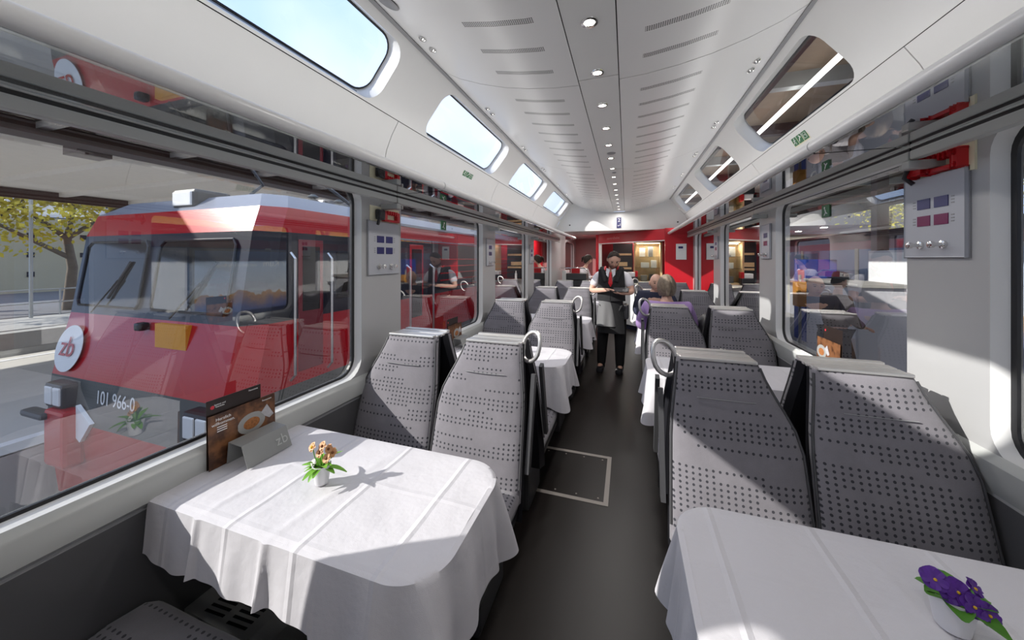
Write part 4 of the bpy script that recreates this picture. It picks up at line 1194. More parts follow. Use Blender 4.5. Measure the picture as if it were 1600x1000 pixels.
def seated(label, loc, rz, top, topmat, hairmat, style, tilt, yaw_, scale=1.0, headc=(0, -.02, 1.235)):
    P = person(label, loc, rz)
    nd = {'pel': ((0, .06, .55), (.15, .11)), 'wst': ((0, .07, .72), (.14, .10)), 'chs': ((0, .05, .95), (.16, .105)), 'nkb': ((0, .03, 1.10), (.075, .06)), 'nk': ((0, .01, 1.14), (.052, .052)), 'hd': ((0, -.01, 1.19), (.05, .05)),
          'lh': ((-.10, .0, .55), (.085, .08)), 'lk': ((-.12, -.40, .52), (.062, .06)), 'la': ((-.12, -.40, .10), (.042, .042)), 'lt': ((-.12, -.52, .04), (.04, .028)),
          'rh': ((.10, .0, .55), (.085, .08)), 'rk': ((.12, -.40, .52), (.062, .06)), 'ra': ((.12, -.40, .10), (.042, .042)), 'rt': ((.12, -.52, .04), (.04, .028)),
          'ls': ((-.185, .04, 1.06), (.065, .06)), 'le': ((-.25, -.04, .84), (.046, .046)), 'lw': ((-.13, -.27, .835), (.028, .024)),
          'rs': ((.185, .04, 1.06), (.065, .06)), 're': ((.25, -.04, .84), (.046, .046)), 'rw': ((.13, -.27, .835), (.028, .024))}
    ed = list(ed0)
    base = dict(nd)
    hand(nd, ed, 'lw', nd['lw'][0], (0, 0, -1), (.3, -.9, 0), 1, .25)
    hand(nd, ed, 'rw', nd['rw'][0], (0, 0, -1), (-.3, -.9, 0), -1, .25)
    skin('body', nd, ed, M['skin'], P, 'pel')
    def cl(name, keys, d, mat):
        n2 = {k: (base[k][0], tuple(x + d for x in base[k][1])) for k in keys}
        skin(name, n2, [(a, b) for a, b in ed0 if a in n2 and b in n2], mat, P, keys[0])
    cl('trousers', ['pel', 'lh', 'lk', 'la', 'rh', 'rk', 'ra'], .016, M['trouser'])
    cl(top, ['chs', 'wst', 'pel', 'nkb', 'ls', 'rs', 'le', 're', 'lw', 'rw'], .020, topmat)
    for sx in (-1, 1): m = MB(); m.box(sx * .12 - .045, sx * .12 + .045, -.60, -.36, 0, .08, .03); m.build('shoe', M['black'], P, smooth=True)
    head(P, headc, tilt, yaw_, hairmat, style=style)
    return P
seated('person in lilac top with grey-blond hair, seated with back to the camera', (.39, 3.86, 0), PI, 'lilac_top', M['purple'], M['hairgrey'], 'long', 0.1, 0, headc=(0, -.02, 1.255))
seated('bald person in dark navy jacket, facing the camera beyond the lilac top', (.37, 4.98, 0), .1, 'navy_jacket', M['navy'], M['hairdark'], 'bald', .1, 0, headc=(0, -.02, 1.225))
# person behind the trolley, seen from the side
P = person('dark-haired person in pale top leaning behind the serving trolley', (-1.06, 8.60, 0), math.radians(75))
nd = {'pel': ((0, .0, .86), (.13, .10)), 'wst': ((0, -.02, 1.0), (.12, .09)), 'chs': ((0, -.05, 1.19), (.14, .10)), 'nkb': ((0, -.10, 1.32), (.06, .055)), 'nk': ((0, -.13, 1.38), (.045, .045)), 'hd': ((0, -.15, 1.45), (.05, .05)),
      'lh': ((-.09, .0, .80), (.085, .08)), 'lk': ((-.10, -.02, .45), (.058, .06)), 'la': ((-.10, .02, .09), (.038, .04)), 'lt': ((-.10, -.10, .035), (.036, .026)),
      'rh': ((.09, .0, .80), (.085, .08)), 'rk': ((.10, -.02, .45), (.058, .06)), 'ra': ((.10, .02, .09), (.038, .04)), 'rt': ((.10, -.10, .035), (.036, .026)),
      'ls': ((-.17, -.05, 1.28), (.058, .055)), 'le': ((-.21, -.14, 1.06), (.042, .042)), 'lw': ((-.16, -.33, 1.10), (.026, .023)),
      'rs': ((.17, -.05, 1.28), (.058, .055)), 're': ((.21, -.14, 1.06), (.042, .042)), 'rw': ((.16, -.33, 1.10), (.026, .023))}
ed = list(ed0); nd0 = dict(nd)
hand(nd, ed, 'lw', nd['lw'][0], (0, 0, -1), (0, -1, 0), 1); hand(nd, ed, 'rw', nd['rw'][0], (0, 0, -1), (0, -1, 0), -1)
skin('body', nd, ed, M['skin'], P, 'pel')
clothing('trousers', ['pel', 'lh', 'lk', 'la', 'rh', 'rk', 'ra'], .016, M['trouser'], P_=P)
clothing('pale_top', ['chs', 'wst', 'pel', 'nkb', 'ls', 'rs', 'le', 're', 'lw', 'rw'], .018, M['shirt'], P_=P)
for sx in (-1, 1): m = MB(); m.box(sx * .10 - .04, sx * .10 + .04, -.16, .07, 0, .07, .025); m.build('shoe', M['black'], P, smooth=True)
head(P, (0, -.17, 1.52), .25, 0, M['hairdark'], style='long')

# black rucksack on the window seat beside the lilac top
t = thing('rucksack', 'black rucksack on the seat beside the person in the lilac top', 'bag', (.80, 3.93, .458))
m = MB(); m.ball((0, 0, .27), (.17, .12, .28), 20); m.ball((0, -.08, .18), (.13, .07, .14), 14); m.build('bag_body', M['black'], t, smooth=True)
m = MB(); m.tube([(-.03, .0, .53), (-.02, 0, .59), (.02, 0, .59), (.03, 0, .53)], .008, 6); m.build('carry_loop', M['darkgrey'], t, smooth=True)

# ------------------------------------------------------------------ outside, left: locomotive and train
M['locored'] = flat('locomotive_red', (.46, .010, .018), .22, var=.06, vs=2)
M['locogrey'] = flat('locomotive_roof_grey', (.20, .21, .25), .35, var=.08)
M['locodark'] = flat('window_band_dark', (.012, .013, .022), .3)
M['cabglass'] = flat('cab_glass', (.018, .017, .016), .08, spec=.25)
M['bumpergrey'] = flat('bumper_grey', (.09, .095, .09), .5)
XF, XN = -5.35, -2.75
YE = 9.0
L = thing('locomotive', 'red locomotive numbered 101 966-0 standing on the next track', 'locomotive', (-4.05, 2.0, -1.0))
LO = Matrix.Translation((4.05, -2.0, 1.0))
def lp(mb, name, mat, par=None, **k): mb.bm.transform(LO); return mb.build(name, mat, par or L, **k)
def seg(z0, z1, y0, y1, in0=0, in1=0, ye=YE, rake=.02):
    """body slice; y0 front at bottom, y1 front at top; in = inset of the sides"""
    m = MB(); xf0, xn0, xf1, xn1 = XF + in0, XN - in0, XF + in1, XN - in1
    c = .16
    def ring(z, y, a, b): return [(a, y + c, z), (a + c * .7, y, z), (b - c * .7, y, z), (b, y + c, z), (b, ye, z), (a, ye, z)]
    m.rings([ring(z0, y0, xf0, xn0), ring(z1, y1, xf1, xn1)]); return m
lp(seg(1.99, 2.13, 2.06, 2.22, .02, .22), 'roof', M['locogrey'])
lp(seg(1.775, 1.99, 1.985, 2.06, 0, .02), 'red_fascia', M['locored'])
lp(seg(1.02, 1.775, 1.88, 1.985, 0, 0), 'window_band', M['locodark'])
m = seg(.45, 1.02, 1.76, 1.88); lp(m, 'red_front', M['locored'])
lp(seg(.06, .45, 1.73, 1.76), 'bumper_band', M['bumpergrey'])
lp(seg(-.70, .06, 1.80, 1.73), 'red_skirt', M['locored'])
lp(seg(-.95, -.70, 2.1, 2.1, .3, .3), 'underframe', M['black'])
def front(z): # front plane y at height z
    zs = [(.06, 1.73), (.45, 1.76), (1.02, 1.88), (1.775, 1.985), (1.99, 2.06)]
    for (a, ya), (b, yb_) in zip(zs, zs[1:]):
        if z <= b: return ya + (yb_ - ya) * (z - a) / (b - a)
    return 2.06
for (xa, xb) in ((-5.12, -4.15), (-3.97, -3.0)):
    m = MB(); h = [(xa + .03, 1.10), (xb - .03, 1.10), (xb, 1.14), (xb, 1.66), (xb - .04, 1.71), (xa + .06, 1.71), (xa, 1.66), (xa, 1.14)]
    m.rings([[(x, front(z) + .01, z) for x, z in h], [(x, front(z) - .012, z) for x, z in h]]); w = lp(m, 'windscreen', M['cabglass'])
    m = MB(); m.tube([(x, front(z) - .014, z) for x, z in h], .012, 6, closed=True); lp(m, 'seal', M['rubber'], w)
    xm = xa + .35; m = MB(); m.tube([(xm, front(1.06) - .05, 1.05), (xm + .3, front(1.3) - .03, 1.35)], .008, 5); m.tube([(xm + .18, front(1.2) - .03, 1.18), (xm + .42, front(1.5) - .02, 1.52)], .012, 5); lp(m, 'wiper', M['black'], w)
m = MB(); m.box(XN - .01, XN + .006, 2.30, 2.56, .55, 1.72, .005); d_ = lp(m, 'cab_door', flat('door_maroon', (.20, .02, .03), .25))
m = MB(); m.box(XN, XN + .012, 2.34, 2.52, 1.08, 1.66, .02); lp(m, 'door_window', M['cabglass'], d_)
for yy in (2.23, 2.62): m = MB(); m.tube([(XN, yy, .5), (XN + .05, yy, .55), (XN + .05, yy, 1.55), (XN, yy, 1.6)], .012, 6); lp(m, 'grab_rail', M['steel'])
m = MB(); m.box(XN - .01, XN + .008, 2.72, 3.6, 1.15, 1.62, .01); lp(m, 'side_window', M['cabglass'])
m = MB(); m.box(XN - .01, XN + .008, 3.95, 4.27, .0, 1.74, .01); d_ = lp(m, 'passenger_door', M['locored'])
m = MB(); m.box(XN, XN + .014, 3.99, 4.23, .75, 1.68, .05); lp(m, 'door_window', M['cabglass'], d_)
for yy in (3.88, 4.45): m = MB(); m.tube([(XN, yy, .3), (XN + .06, yy, .33), (XN + .06, yy, 1.42), (XN, yy, 1.46)], .016, 8); lp(m, 'grab_rail', M['steel'])
m = MB()
for q in range(14): m.box(XN, XN + .010, 4.75, 8.9, .10 + q * .11, .118 + q * .11)
lp(m, 'side_ribs', M['locored'])
m = MB(); m.box(XN, XN + .010, 2.95, 8.98, 1.79, 1.81); m.box(XN - .01, XN + .012, 2.95, 8.98, 1.97, 2.0); lp(m, 'gutter', M['locogrey'])
m = MB(); m.box(-4.10, -3.78, 2.10, 2.42, 2.02, 2.20, .03); hl = lp(m, 'roof_headlight', M['black'])
m = MB(); m.box(-4.07, -3.81, 2.085, 2.11, 2.045, 2.175, .01); lp(m, 'lamp_glass', M['white_gloss'], hl)
for xc in (-4.92, -2.98):
    m = MB(); m.box(xc - .15, xc + .15, 1.655, 1.80, .20, .42, .03); hl = lp(m, 'buffer_lamp', M['black'])
    m = MB(); m.box(xc - .12, xc + .0, 1.645, 1.67, .23, .39, .01); m.box(xc + .02, xc + .13, 1.645, 1.67, .23, .39, .01); lp(m, 'lamp_glass', M['white_gloss'], hl)
m = MB(); m.box(-4.98, -4.66, 1.62, 1.76, -.30, .20, .03); lp(m, 'buffer_housing', M['locored'])
m = MB(); m.prism([(-4.66, .24), (-4.44, .10), (-4.60, -.08), (-4.66, -.05)], 'y', 1.70, 1.73); lp(m, 'white_chevron', M['signwhite'])
m = MB(); m.box(-5.28, -4.90, 1.58, 1.68, .11, .17, .03); lp(m, 'coupler_arm', M['darkgrey'])
m = MB(); m.lathe([(.001, 0), (.215, 0), (.215, .004), (.001, .004)], n=40, ax='y')
m.bm.transform(Matrix.Translation((-5.02, 1.786, .70)) @ Matrix.Rotation(math.radians(-12), 4, 'X')); lg = lp(m, 'round_badge', M['signwhite'])
text('badge_letters', 'zb', .26, M['locored'], L, LO @ basis((-5.02, 1.778, .71), (1, 0, 0), (0, .2, 1)))
text('number', '101 966-0', .165, M['signwhite'], L, LO @ basis((-4.16, 1.738, .325), (1, 0, 0), (0, .05, 1)) @ Matrix.Diagonal((.84, 1.0, 1, 1)))
m = MB(); m.box(-3.80, -3.40, 1.83, 1.88, .80, 1.0); m.bm.transform(Matrix.Identity(4)); sg = lp(m, 'warning_plate', flat('orange_plate', (.75, .32, .03), .5))
m = MB(); m.box(-4.0, -3.92, 1.78, 1.86, .93, 1.0, .02); lp(m, 'socket', M['black'])
m = MB()
m.box(-4.6, -3.4, 3.2, 5.5, 2.13, 2.26, .04); m.tube([(-4.7, 3.0, 2.16), (-4.7, 3.4, 2.55), (-4.2, 2.9, 2.62), (-3.5, 2.9, 2.62), (-3.2, 3.4, 2.2)], .02, 6); lp(m, 'roof_gear', M['darkgrey'])
for q in range(3):
    m = MB(); m.lathe([(.02, 0), (.06, .01), (.02, .03), (.06, .05), (.02, .07), (.06, .09), (.02, .12)], (-3.25, 2.9 + q * .35, 2.13), 12); lp(m, 'insulator', M['bumpergrey'])
T2 = thing('red_carriage', 'red passenger carriage coupled behind the locomotive', 'train carriage', (-4.05, 9.4, -1.0))
TO = Matrix.Translation((4.05, -9.4, 1.0))
def tp(mb, name, mat, par=None): mb.bm.transform(TO); return mb.build(name, mat, par or T2)
m = MB(); m.box(XF, XN, 9.3, 26, -.7, 1.95); tp(m, 'body', M['locored'])
m = MB(); m.prism([(XF + .02, 1.95), (XN - .02, 1.95), (XN - .3, 2.35), (XF + .3, 2.35)], 'y', 9.3, 26); tp(m, 'roof', M['locogrey'])
for q in range(7): m = MB(); m.box(XN, XN + .01, 10 + q * 2.2, 11.6 + q * 2.2, .9, 1.7, .01); tp(m, 'window', M['cabglass'])
m = MB(); m.box(XN, XN + .008, 9.3, 26, .3, .5); tp(m, 'white_stripe', M['signwhite'])

# ------------------------------------------------------------------ outside ground, platforms
M['asphalt'] = flat('platform_asphalt', (.56, .54, .50), .9, var=.1, vs=3)
M['ballast'] = flat('ballast', (.07, .065, .06), .95, var=.6, vs=25)
M['concrete'] = flat('concrete', (.38, .37, .35), .9, var=.1)
M['road'] = flat('road', (.13, .13, .14), .9)
M['canopywood'] = flat('canopy_boards', (.82, .77, .70), .7, var=.06)
M['canopysteel'] = flat('brown_steel', (.09, .045, .04), .5, var=.2)
m = MB(); m.box(-60, 60, -30, 90, -1.12, -1.05); tag(struct(m.build('ground', M['ballast'])), None)
m = MB(); m.box(-11.6, -5.85, -12, 40, -1.05, -.40); m.box(-5.95, -5.85, -12, 40, -.41, -.395); struct(m.build('platform_left', M['asphalt']))
m = MB(); m.box(-6.25, -6.13, -12, 40, -.40, -.394); m.box(-11.35, -11.2, -12, 40, -.40, -.394); struct(m.build('trim_20', M['signwhite']))
m = MB(); m.box(-15.9, -15.4, -12, 60, -1.05, -.42); struct(m.build('kerb_wall', M['concrete']))
m = MB(); m.box(-19, -15.9, -12, 60, -1.05, -.40); struct(m.build('far_platform', M['concrete']))
m = MB(); m.box(-60, -19, -12, 60, -1.05, -.38); struct(m.build('street', M['road']))
for x in (-13.0, -14.1): m = MB(); m.box(x - .03, x + .03, -12, 50, -1.05, -.90); tag(m.build('rail', M['steel']), '%s steel rail of the empty track beyond the left platform' % ('nearer' if x > -13.5 else 'farther'), 'rail')
cz = 3.28
t = thing('platform_canopy', 'cream boarded platform canopy with brown steel beams over the left platform', 'canopy', (-9, 3, -.4))
def cp(mb, name, mat, T_=t, o=(-9, 3, -.4)): mb.bm.transform(Matrix.Translation((-o[0], -o[1], -o[2]))); return mb.build(name, mat, T_)
m = MB(); m.box(-16, -6.4, -10, 26, cz + .22, cz + .30); cp(m, 'boards', M['canopywood'])
m = MB(); m.box(-8.1, -7.7, -10, 26, cz - .02, cz + .01); m.box(-7.93, -7.87, -10, 26, cz, cz + .2); m.box(-8.1, -7.7, -10, 26, cz + .19, cz + .22); cp(m, 'long_beam', M['canopysteel'])
m = MB(); m.box(-16.1, -15.98, -10, 26, cz - .05, cz + .36); cp(m, 'fascia', M['canopysteel'])
for q in range(24):
    m = MB(); yy = -9.5 + q * 1.5; m.box(-16, -6.45, yy, yy + .12, cz + .10, cz + .22); cp(m, 'rafter', M['canopywood'])
for yy in (-6, 12.5, 21): m = MB(); m.box(-12.1, -11.8, yy, yy + .3, -.4, cz + .2); m.box(-12.3, -7.7, yy + .08, yy + .22, cz + .0, cz + .2) ; cp(m, 'post', M['canopysteel'])
m = MB(); m.box(-8.6, -8.2, 3.0, 3.4, cz - .06, cz + .08); cp(m, 'loudspeaker_box', M['canopysteel'])

g = G('facade'); co = g.coord()
M['facade'] = flat('olive_render', (.42, .39, .29), .9, var=.06, vs=1)
M['whitewall'] = flat('white_render', (.62, .62, .66), .9, var=.05, vs=1)
b1 = thing('apartment_building', 'olive-grey rendered building with small square windows beyond the street', 'building', (-34, 11, -.38))
m = MB(); m.box(-6, 2, -12, 2.2, 0, 4.3); m.build('walls', M['facade'], b1)
for yy in range(-9, 3, 2):
    for zz in (.9, 2.0, 3.1): m = MB(); m.box(2, 2.03, yy - .15, yy + .12, zz, zz + .28); m.build('window', M['locodark'], b1)
b2 = thing('white_building', 'tall white building behind the plane trees', 'building', (-46, 22, -.38))
m = MB(); m.box(-6, 4, -10, 14, 0, 8); m.build('walls', M['whitewall'], b2)
for yy in range(-8, 14, 3):
    for zz in (1.2, 3.8, 6.2): m = MB(); m.box(4, 4.04, yy, yy + 1.4, zz, zz + 1.3); m.build('window', M['locodark'], b2)

def tree(loc, h, cr, label, seed, mat, n=5200, trunk=.16):
    rr = random.Random(seed); t = thing('plane_tree', label, 'tree', loc, group='plane trees')
    m = MB(); m.tube([(0, 0, 0), (.05, .1, h * .25), (-.05, 0, h * .42)], [trunk, trunk * .85, trunk * .7], 10)
    br = [((-.05, 0, h * .42), (cr * .35, cr * .5, h * .75)), ((-.05, 0, h * .42), (-cr * .2, -cr * .45, h * .72)), ((-.05, 0, h * .42), (0, cr * .1, h * .85)), ((0, .1, h * .3), (.1, -cr * .6, h * .55))]
    for a, b in br: m.tube([a, lerp(a, b, .5), b], [trunk * .55, trunk * .4, trunk * .15], 7)
    m.build('trunk', flat('bark', (.15, .12, .09), .9, var=.4, vs=6), t, smooth=True)
    m = MB()
    blobs = [(Vector(b) + Vector((rr.uniform(-.6, .6), rr.uniform(-1.2, 1.2), rr.uniform(-.6, .6))) * cr * .4, cr * rr.uniform(.28, .45)) for a, b in br for _ in range(4)]
    for i in range(n):
        c, r_ = blobs[i % len(blobs)]
        d = Vector((rr.gauss(0, 1), rr.gauss(0, 1), rr.gauss(0, .8))); d.normalize(); p = c + d * r_ * rr.uniform(.5, 1.05)
        s_ = rr.uniform(.06, .12); u = Vector((rr.gauss(0, 1), rr.gauss(0, 1), rr.gauss(0, 1))).normalized(); v = u.orthogonal().normalized()
        m.f([m.v(p - u * s_), m.v(p + v * s_ * .6), m.v(p + u * s_), m.v(p - v * s_ * .6)])
    m.build('foliage', mat, t, keepn=True)
    return t
g = G('autumn_leaves'); co = g.coord(); n_ = g.n('ShaderNodeTexWhiteNoise'); 
nv = g.noise(co, 2.5, 2)
M['autumn'] = g.bsdf(g.mix(nv, (.30, .32, .03), (.75, .55, .05)), .7, Transmission_Weight=0)
g = G('green_leaves'); co = g.coord(); nv = g.noise(co, .8, 3)
M['treegreen'] = g.bsdf(g.mix(nv, (.12, .20, .02), (.55, .42, .06)), .7)
tree((-20, 7.1, -.38), 6.4, 3.6, 'plane tree with yellow-green leaves and thick forked trunk, nearest the locomotive', 1, M['autumn'])
tree((-21, 5.2, -.38), 6.0, 2.6, 'slimmer yellow-green plane tree left of the forked one', 2, M['autumn'], 4200, .10)
tree((-27, 14, -.38), 7.5, 4.0, 'plane tree farther back along the street', 3, M['autumn'], 4200)
t = thing('street_lamp', 'slim grey lamp post standing on the street by the trees', 'lamp post', (-18.4, 5.75, -.38))
m = MB(); m.tube([(0, 0, 0), (0, 0, 4.2)], .045, 8); m.build('pole', M['alu'], t); m = MB(); m.box(-.12, .25, -.08, .08, 4.2, 4.28, .02); m.build('lamp_shade', M['alu'], t)
t = thing('street_railing', 'low steel railing with thin posts along the far platform', 'railing', (-18.8, 6, -.40))
for zz in (.45, .9): m = MB(); m.tube([(0, -9, zz), (0, 24, zz)], .025, 6); m.build('rail_bar', M['alu'], t)
for q in range(18): m = MB(); m.tube([(0, -9 + q * 1.9, 0), (0, -9 + q * 1.9, .92)], .028, 6); m.build('post', M['alu'], t)
def walker(label, loc, rz, mat, hat=None, bag=False, z=0):
    P = person(label, loc, rz)
    nd = {'pel': ((0, 0, .93), (.13, .10)), 'chs': ((0, -.02, 1.28), (.16, .11)), 'nk': ((0, -.03, 1.48), (.05, .05)), 'hd': ((0, -.04, 1.58), (.06, .06)),
          'lh': ((-.09, 0, .88), (.09, .085)), 'lk': ((-.10, -.12, .50), (.06, .06)), 'la': ((-.10, -.16, .09), (.04, .04)), 'lt': ((-.10, -.28, .04), (.036, .026)),
          'rh': ((.09, 0, .88), (.09, .085)), 'rk': ((.10, .04, .50), (.06, .06)), 'ra': ((.10, .20, .10), (.04, .04)), 'rt': ((.10, .10, .04), (.036, .026)),
          'ls': ((-.19, 0, 1.40), (.06, .06)), 'le': ((-.26, -.02, 1.13), (.045, .045)), 'lw': ((-.20, -.22, 1.0), (.028, .026)),
          'rs': ((.19, 0, 1.40), (.06, .06)), 're': ((.26, -.02, 1.13), (.045, .045)), 'rw': ((.20, -.22, 1.02), (.028, .026))}
    E = [('pel', 'chs'), ('chs', 'nk'), ('nk', 'hd'), ('pel', 'lh'), ('lh', 'lk'), ('lk', 'la'), ('la', 'lt'), ('pel', 'rh'), ('rh', 'rk'), ('rk', 'ra'), ('ra', 'rt'), ('chs', 'ls'), ('ls', 'le'), ('le', 'lw'), ('chs', 'rs'), ('rs', 're'), ('re', 'rw')]
    b0 = dict(nd); e0 = list(E)
    hand(nd, E, 'lw', nd['lw'][0], (0, 0, -1), (.1, -1, -.2), 1, .9); hand(nd, E, 'rw', nd['rw'][0], (0, 0, -1), (-.1, -1, -.2), -1, .9)
    skin('body', nd, E, M['skin'], P, 'pel')
    def cl(name, keys, d, mt): skin(name, {k: (b0[k][0], tuple(x + d + (.04 if name == 'jacket' and k == 'pel' else 0) for x in b0[k][1])) for k in keys}, [(a, b) for a, b in e0 if a in keys and b in keys], mt, P, keys[0])
    cl('trousers', ['pel', 'lh', 'lk', 'la', 'rh', 'rk', 'ra'], .018, M['trouser']); cl('jacket', ['chs', 'pel', 'ls', 'rs', 'le', 're', 'lw', 'rw'], .028, mat)
    head(P, (0, -.05, 1.64), .05, 0, M['hairdark'])
    for x_, y_ in ((-.10, -.22), (.10, .14)): m = MB(); m.box(x_ - .045, x_ + .045, y_ - .12, y_ + .12, 0, .09, .03); m.build('shoe', M['black'], P, smooth=True)
    if hat:
        m = MB(); m.lathe([(.15, 0), (.155, .008), (.10, .02), (.098, .06), (.085, .10), (.03, .115), (.001, .11)], n=24); m.bm.transform(Matrix.Translation((0, -.06, 1.69)) @ Matrix.Rotation(.1, 4, 'X')); m.build('hat', hat, P, smooth=True)
    if bag:
        m = MB(); m.ball((.24, -.05, .78), (.07, .15, .20), 14); m.build('shoulder_bag', M['black'], P, smooth=True)
        m = MB(); m.tube([(.24, -.05, .95), (.15, -.14, 1.2), (-.05, -.05, 1.45)], .012, 5); m.build('bag_strap', M['black'], P)
    return P
walker('person in dark clothes walking past the olive building', (-23.5, 5.05, -.38), math.radians(90), M['navy'])

# ------------------------------------------------------------------ outside, right
m = MB(); m.box(1.75, 5.6, -12, 40, -1.05, -.42); struct(m.build('platform_right', M['asphalt']))
m = MB(); m.box(2.0, 2.12, -12, 40, -.42, -.414); struct(m.build('trim_21', M['signwhite']))
t = thing('platform_canopy', 'brown timber platform canopy with a fluorescent tube over the right platform', 'canopy', (4, 3, -.42))
o_ = (4, 3, -.42)
M['canopybrown'] = flat('brown_boards', (.30, .22, .16), .7, var=.12)
m = MB(); m.box(1.35, 9, -10, 26, 3.75, 3.82); cp(m, 'boards', M['canopybrown'], t, o_)
for q in range(20): m = MB(); yy = -9.5 + q * 1.8; m.box(1.4, 9, yy, yy + .12, 3.58, 3.75); cp(m, 'rafter', M['canopysteel'] if q % 2 else M['alu'], t, o_)
for xx in (1.45, 3.6, 8.9): m = MB(); m.box(xx, xx + .10, -10, 26, 3.45, 3.75); cp(m, 'long_beam', M['canopysteel'], t, o_)
for yy in (-4, 2.2, 9.5, 16, 22): m = MB(); m.box(5.1, 5.3, yy, yy + .2, -.42, 3.6); cp(m, 'post', M['canopysteel'], t, o_)
m = MB(); m.tube([(1.95, -6, 3.50), (1.95, 20, 3.50)], .03, 8); cp(m, 'fluorescent_tube', emis('tube_light', (1, 1, .97), 3.0), t, o_)
# illuminated station sign
# advertising wall with mountain poster
def poster(y0, y1, z0, z1, label, kind):
    t = thing('advertising_panel', label, 'poster', (4.5, (y0 + y1) / 2, -.42))
    hy = (y1 - y0) / 2; zo = .42
    m = MB(); m.box(0, .08, -hy - .04, hy + .04, z0 + zo - .04, z1 + zo + .04, .01); m.build('panel_frame', M['alu'] if kind != 'blank' else M['whitewall'], t)
    for yy in (-hy + .1, hy - .1): m = MB(); m.box(.02, .08, yy - .03, yy + .03, 0, z0 + zo); m.build('support', M['alu'], t)
    if kind == 'blank':
        m = MB(); m.box(-.004, 0, -hy, hy, z0 + zo, z1 + zo); m.build('white_sheet', M['signwhite'], t); return
    g = G('alpine_poster'); co = g.coord(); x = g.xyz(co)
    ridge = g.m_('ADD', z0 + zo + (z1 - z0) * .40, g.m_('MULTIPLY', g.m_('SUBTRACT', g.noise(co, 1.9, 6, .62), .42), .9))
    above = g.m_('GREATER_THAN', x[2], ridge)
    sky_ = g.mix(g.m_('DIVIDE', g.m_('SUBTRACT', x[2], z0 + zo), z1 - z0), (.75, .72, .66), (.42, .55, .75))
    rk = g.noise(co, 9, 5, .7); rock = g.mix(rk, (.10, .06, .10), (.95, .55, .16))
    dep = g.m_('MINIMUM', g.m_('MAXIMUM', g.m_('MULTIPLY', g.m_('SUBTRACT', ridge, x[2]), 3.2), 0), 1)
    rock = g.mix(dep, rock, (.10, .13, .30))
    base = g.m_('LESS_THAN', x[2], z0 + zo + .10)
    m = MB(); m.box(-.004, 0, -hy, hy, z0 + zo, z1 + zo); m.build('poster_sheet', g.bsdf(g.mix(base, g.mix(above, rock, sky_), (.05, .09, .45)), .5), t)
    text('poster_text', 'r Küm', .20, M['signwhite'], t, basis((-.006, hy - .34, z1 + zo - .26), (0, -1, 0), (0, 0, 1)), .0005)
    text('poster_text', 'mer dich um die Berge', .085, M['signwhite'], t, basis((-.006, hy - 1.12, z1 + zo - .29), (0, -1, 0), (0, 0, 1)), .0005)
poster(4.2, 6.05, .18, 1.70, 'mountain poster with sunlit ridge and white lettering on the right platform', 'm')
poster(3.45, 4.05, .18, 1.70, 'blank white advertising panel standing left of the mountain poster from outside', 'blank')
poster(6.9, 8.6, .10, 1.66, 'large blank white panel on the right platform beyond the mountain poster', 'blank')
t = thing('platform_cabinet', 'white metal cabinet with overhanging lid on the right platform', 'cabinet', (3.85, 7.9, -.42))
m = MB(); m.box(-.30, .30, -.85, .85, 0, 1.50, .01); m.build('body', M['whitewall'], t); m = MB(); m.box(-.34, .34, -.90, .90, 1.50, 1.56, .01); m.build('lid', M['concrete'], t)
for yy in (-.42, .42): m = MB(); m.box(-.31, -.30, yy - .40, yy + .40, .08, 1.45, .004); dd = m.build('door', M['whitewall'], t); m = MB(); m.ball((-.315, yy + .3, .85), (.012, .012, .02), 8); m.build('lock', M['black'], dd)
walker('man in dark hat and brown jacket with shoulder bag on the right platform', (3.0, 6.5, -.45), math.radians(100), flat('brown_jacket', (.10, .07, .05), .85), M['darkgrey'], True)
m = MB(); t = thing('vending_machine', 'blue and red vending machine on the right platform', 'vending machine', (4.3, 10.2, -.42))
m.box(-.3, .3, -.3, .3, 0, 1.95, .02); m.build('case', flat('vending_blue', (.02, .06, .35), .4), t); m = MB(); m.box(-.31, -.30, -.25, .05, .9, 1.7); m.build('front_panel', M['locored'], t)
m = MB(); m.box(-.1, .1, 0, .02, 0, .45); m.box(-.1, .1, 0, .02, .62, 1.0)
tt = thing('waste_bin', 'orange waste bin on a post by the right platform posts', 'bin', (3.75, 9.4, -.42)); m2 = MB(); m2.box(-.15, .15, -.12, .12, .9, 1.45, .02); m2.build('bin_body', flat('orange_bin', (.8, .35, .04), .5), tt); m2 = MB(); m2.tube([(0, .14, 0), (0, .14, 1.6)], .03, 8); m2.build('post', M['alu'], tt); m.bm.free()
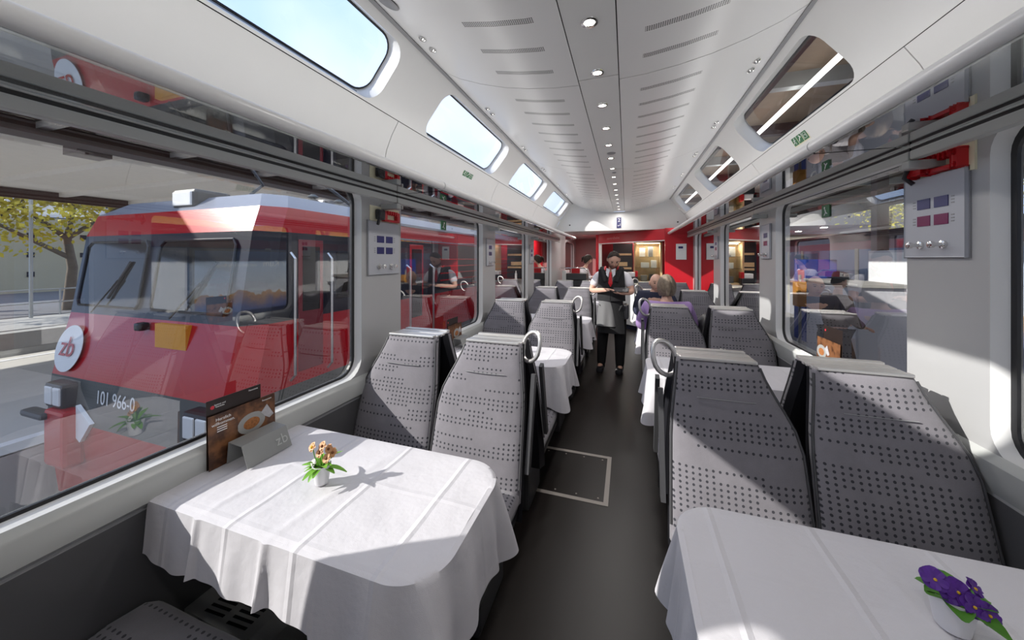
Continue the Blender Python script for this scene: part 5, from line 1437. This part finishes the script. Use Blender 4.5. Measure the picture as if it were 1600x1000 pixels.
# train across the right platform
t = thing('opposite_train', 'red, blue and white train standing across the right platform', 'train', (7.2, 12, -1.0))
def op(mb, name, mat): mb.bm.transform(Matrix.Translation((-7.2, -12, 1.0))); return mb.build(name, mat, t)
m = MB(); m.box(6.0, 8.6, -8, 34, -.7, .85); op(m, 'white_lower_side', M['whitewall'])
m = MB(); m.box(6.0, 8.6, -8, 34, .85, 1.80); op(m, 'window_band', flat('blue_grey_band', (.16, .19, .30), .12))
m = MB(); m.box(6.0, 8.6, -8, 34, 1.80, 2.02); op(m, 'maroon_band', flat('maroon_band', (.25, .02, .04), .4))
m = MB(); m.prism([(5.98, 2.02), (8.62, 2.02), (8.3, 2.30), (6.3, 2.30)], 'y', -8, 34); op(m, 'roof', flat('dark_blue_roof', (.025, .03, .09), .4))
for q in range(9):
    m = MB(); m.box(5.985, 6.0, -6 + q * 4.2, -5.85 + q * 4.2, -.2, 1.82); m.box(5.985, 6.0, -4.9 + q * 4.2, -4.75 + q * 4.2, -.2, 1.82); op(m, 'door_pillar', M['cream'])
b3 = thing('station_house', 'cream house with grey mansard windows behind the right platform', 'building', (17, 44, -1.0))
m = MB(); m.box(-4, 6, -8, 10, 0, 4.6); m.build('walls', flat('cream_render', (.62, .55, .44), .9), b3)
m = MB(); m.prism([(-4.2, 4.6), (6.2, 4.6), (5, 6.8), (-3, 6.8)], 'y', -8.2, 10.2); m.build('roof', flat('slate', (.13, .13, .15), .7), b3)
for yy in range(-7, 10, 3): m = MB(); m.box(-4.35, -3.9, yy, yy + 1.2, 4.8, 5.9); m.build('dormer', M['whitewall'], b3)
for q, (x, y, h, lab) in enumerate(((14, 5, 8, 'broad green and yellow tree behind the opposite train, nearest'), (15, 17, 8.5, 'broad green and yellow tree behind the opposite train, middle'), (15, 27, 8.5, 'broad green and yellow tree behind the opposite train, farthest'))):
    tr_ = tree((x, y, -1.0), h, 4.4, lab, 20 + q, M['treegreen'], 5500, .2); tr_['group'] = 'trees behind the opposite train'; 
g = G('hillside'); co = g.coord(); nv = g.noise(co, .35, 5, .7)
m = MB(); m.grid(lambda u, v: (30 + 25 * v, -30 + 130 * u, -1 + 9 * v + 1.2 * math.sin(u * 21) * v), 40, 8); struct(m.build('hillside', g.bsdf(g.mix(nv, (.08, .14, .02), (.50, .40, .06)), .9), smooth=True))
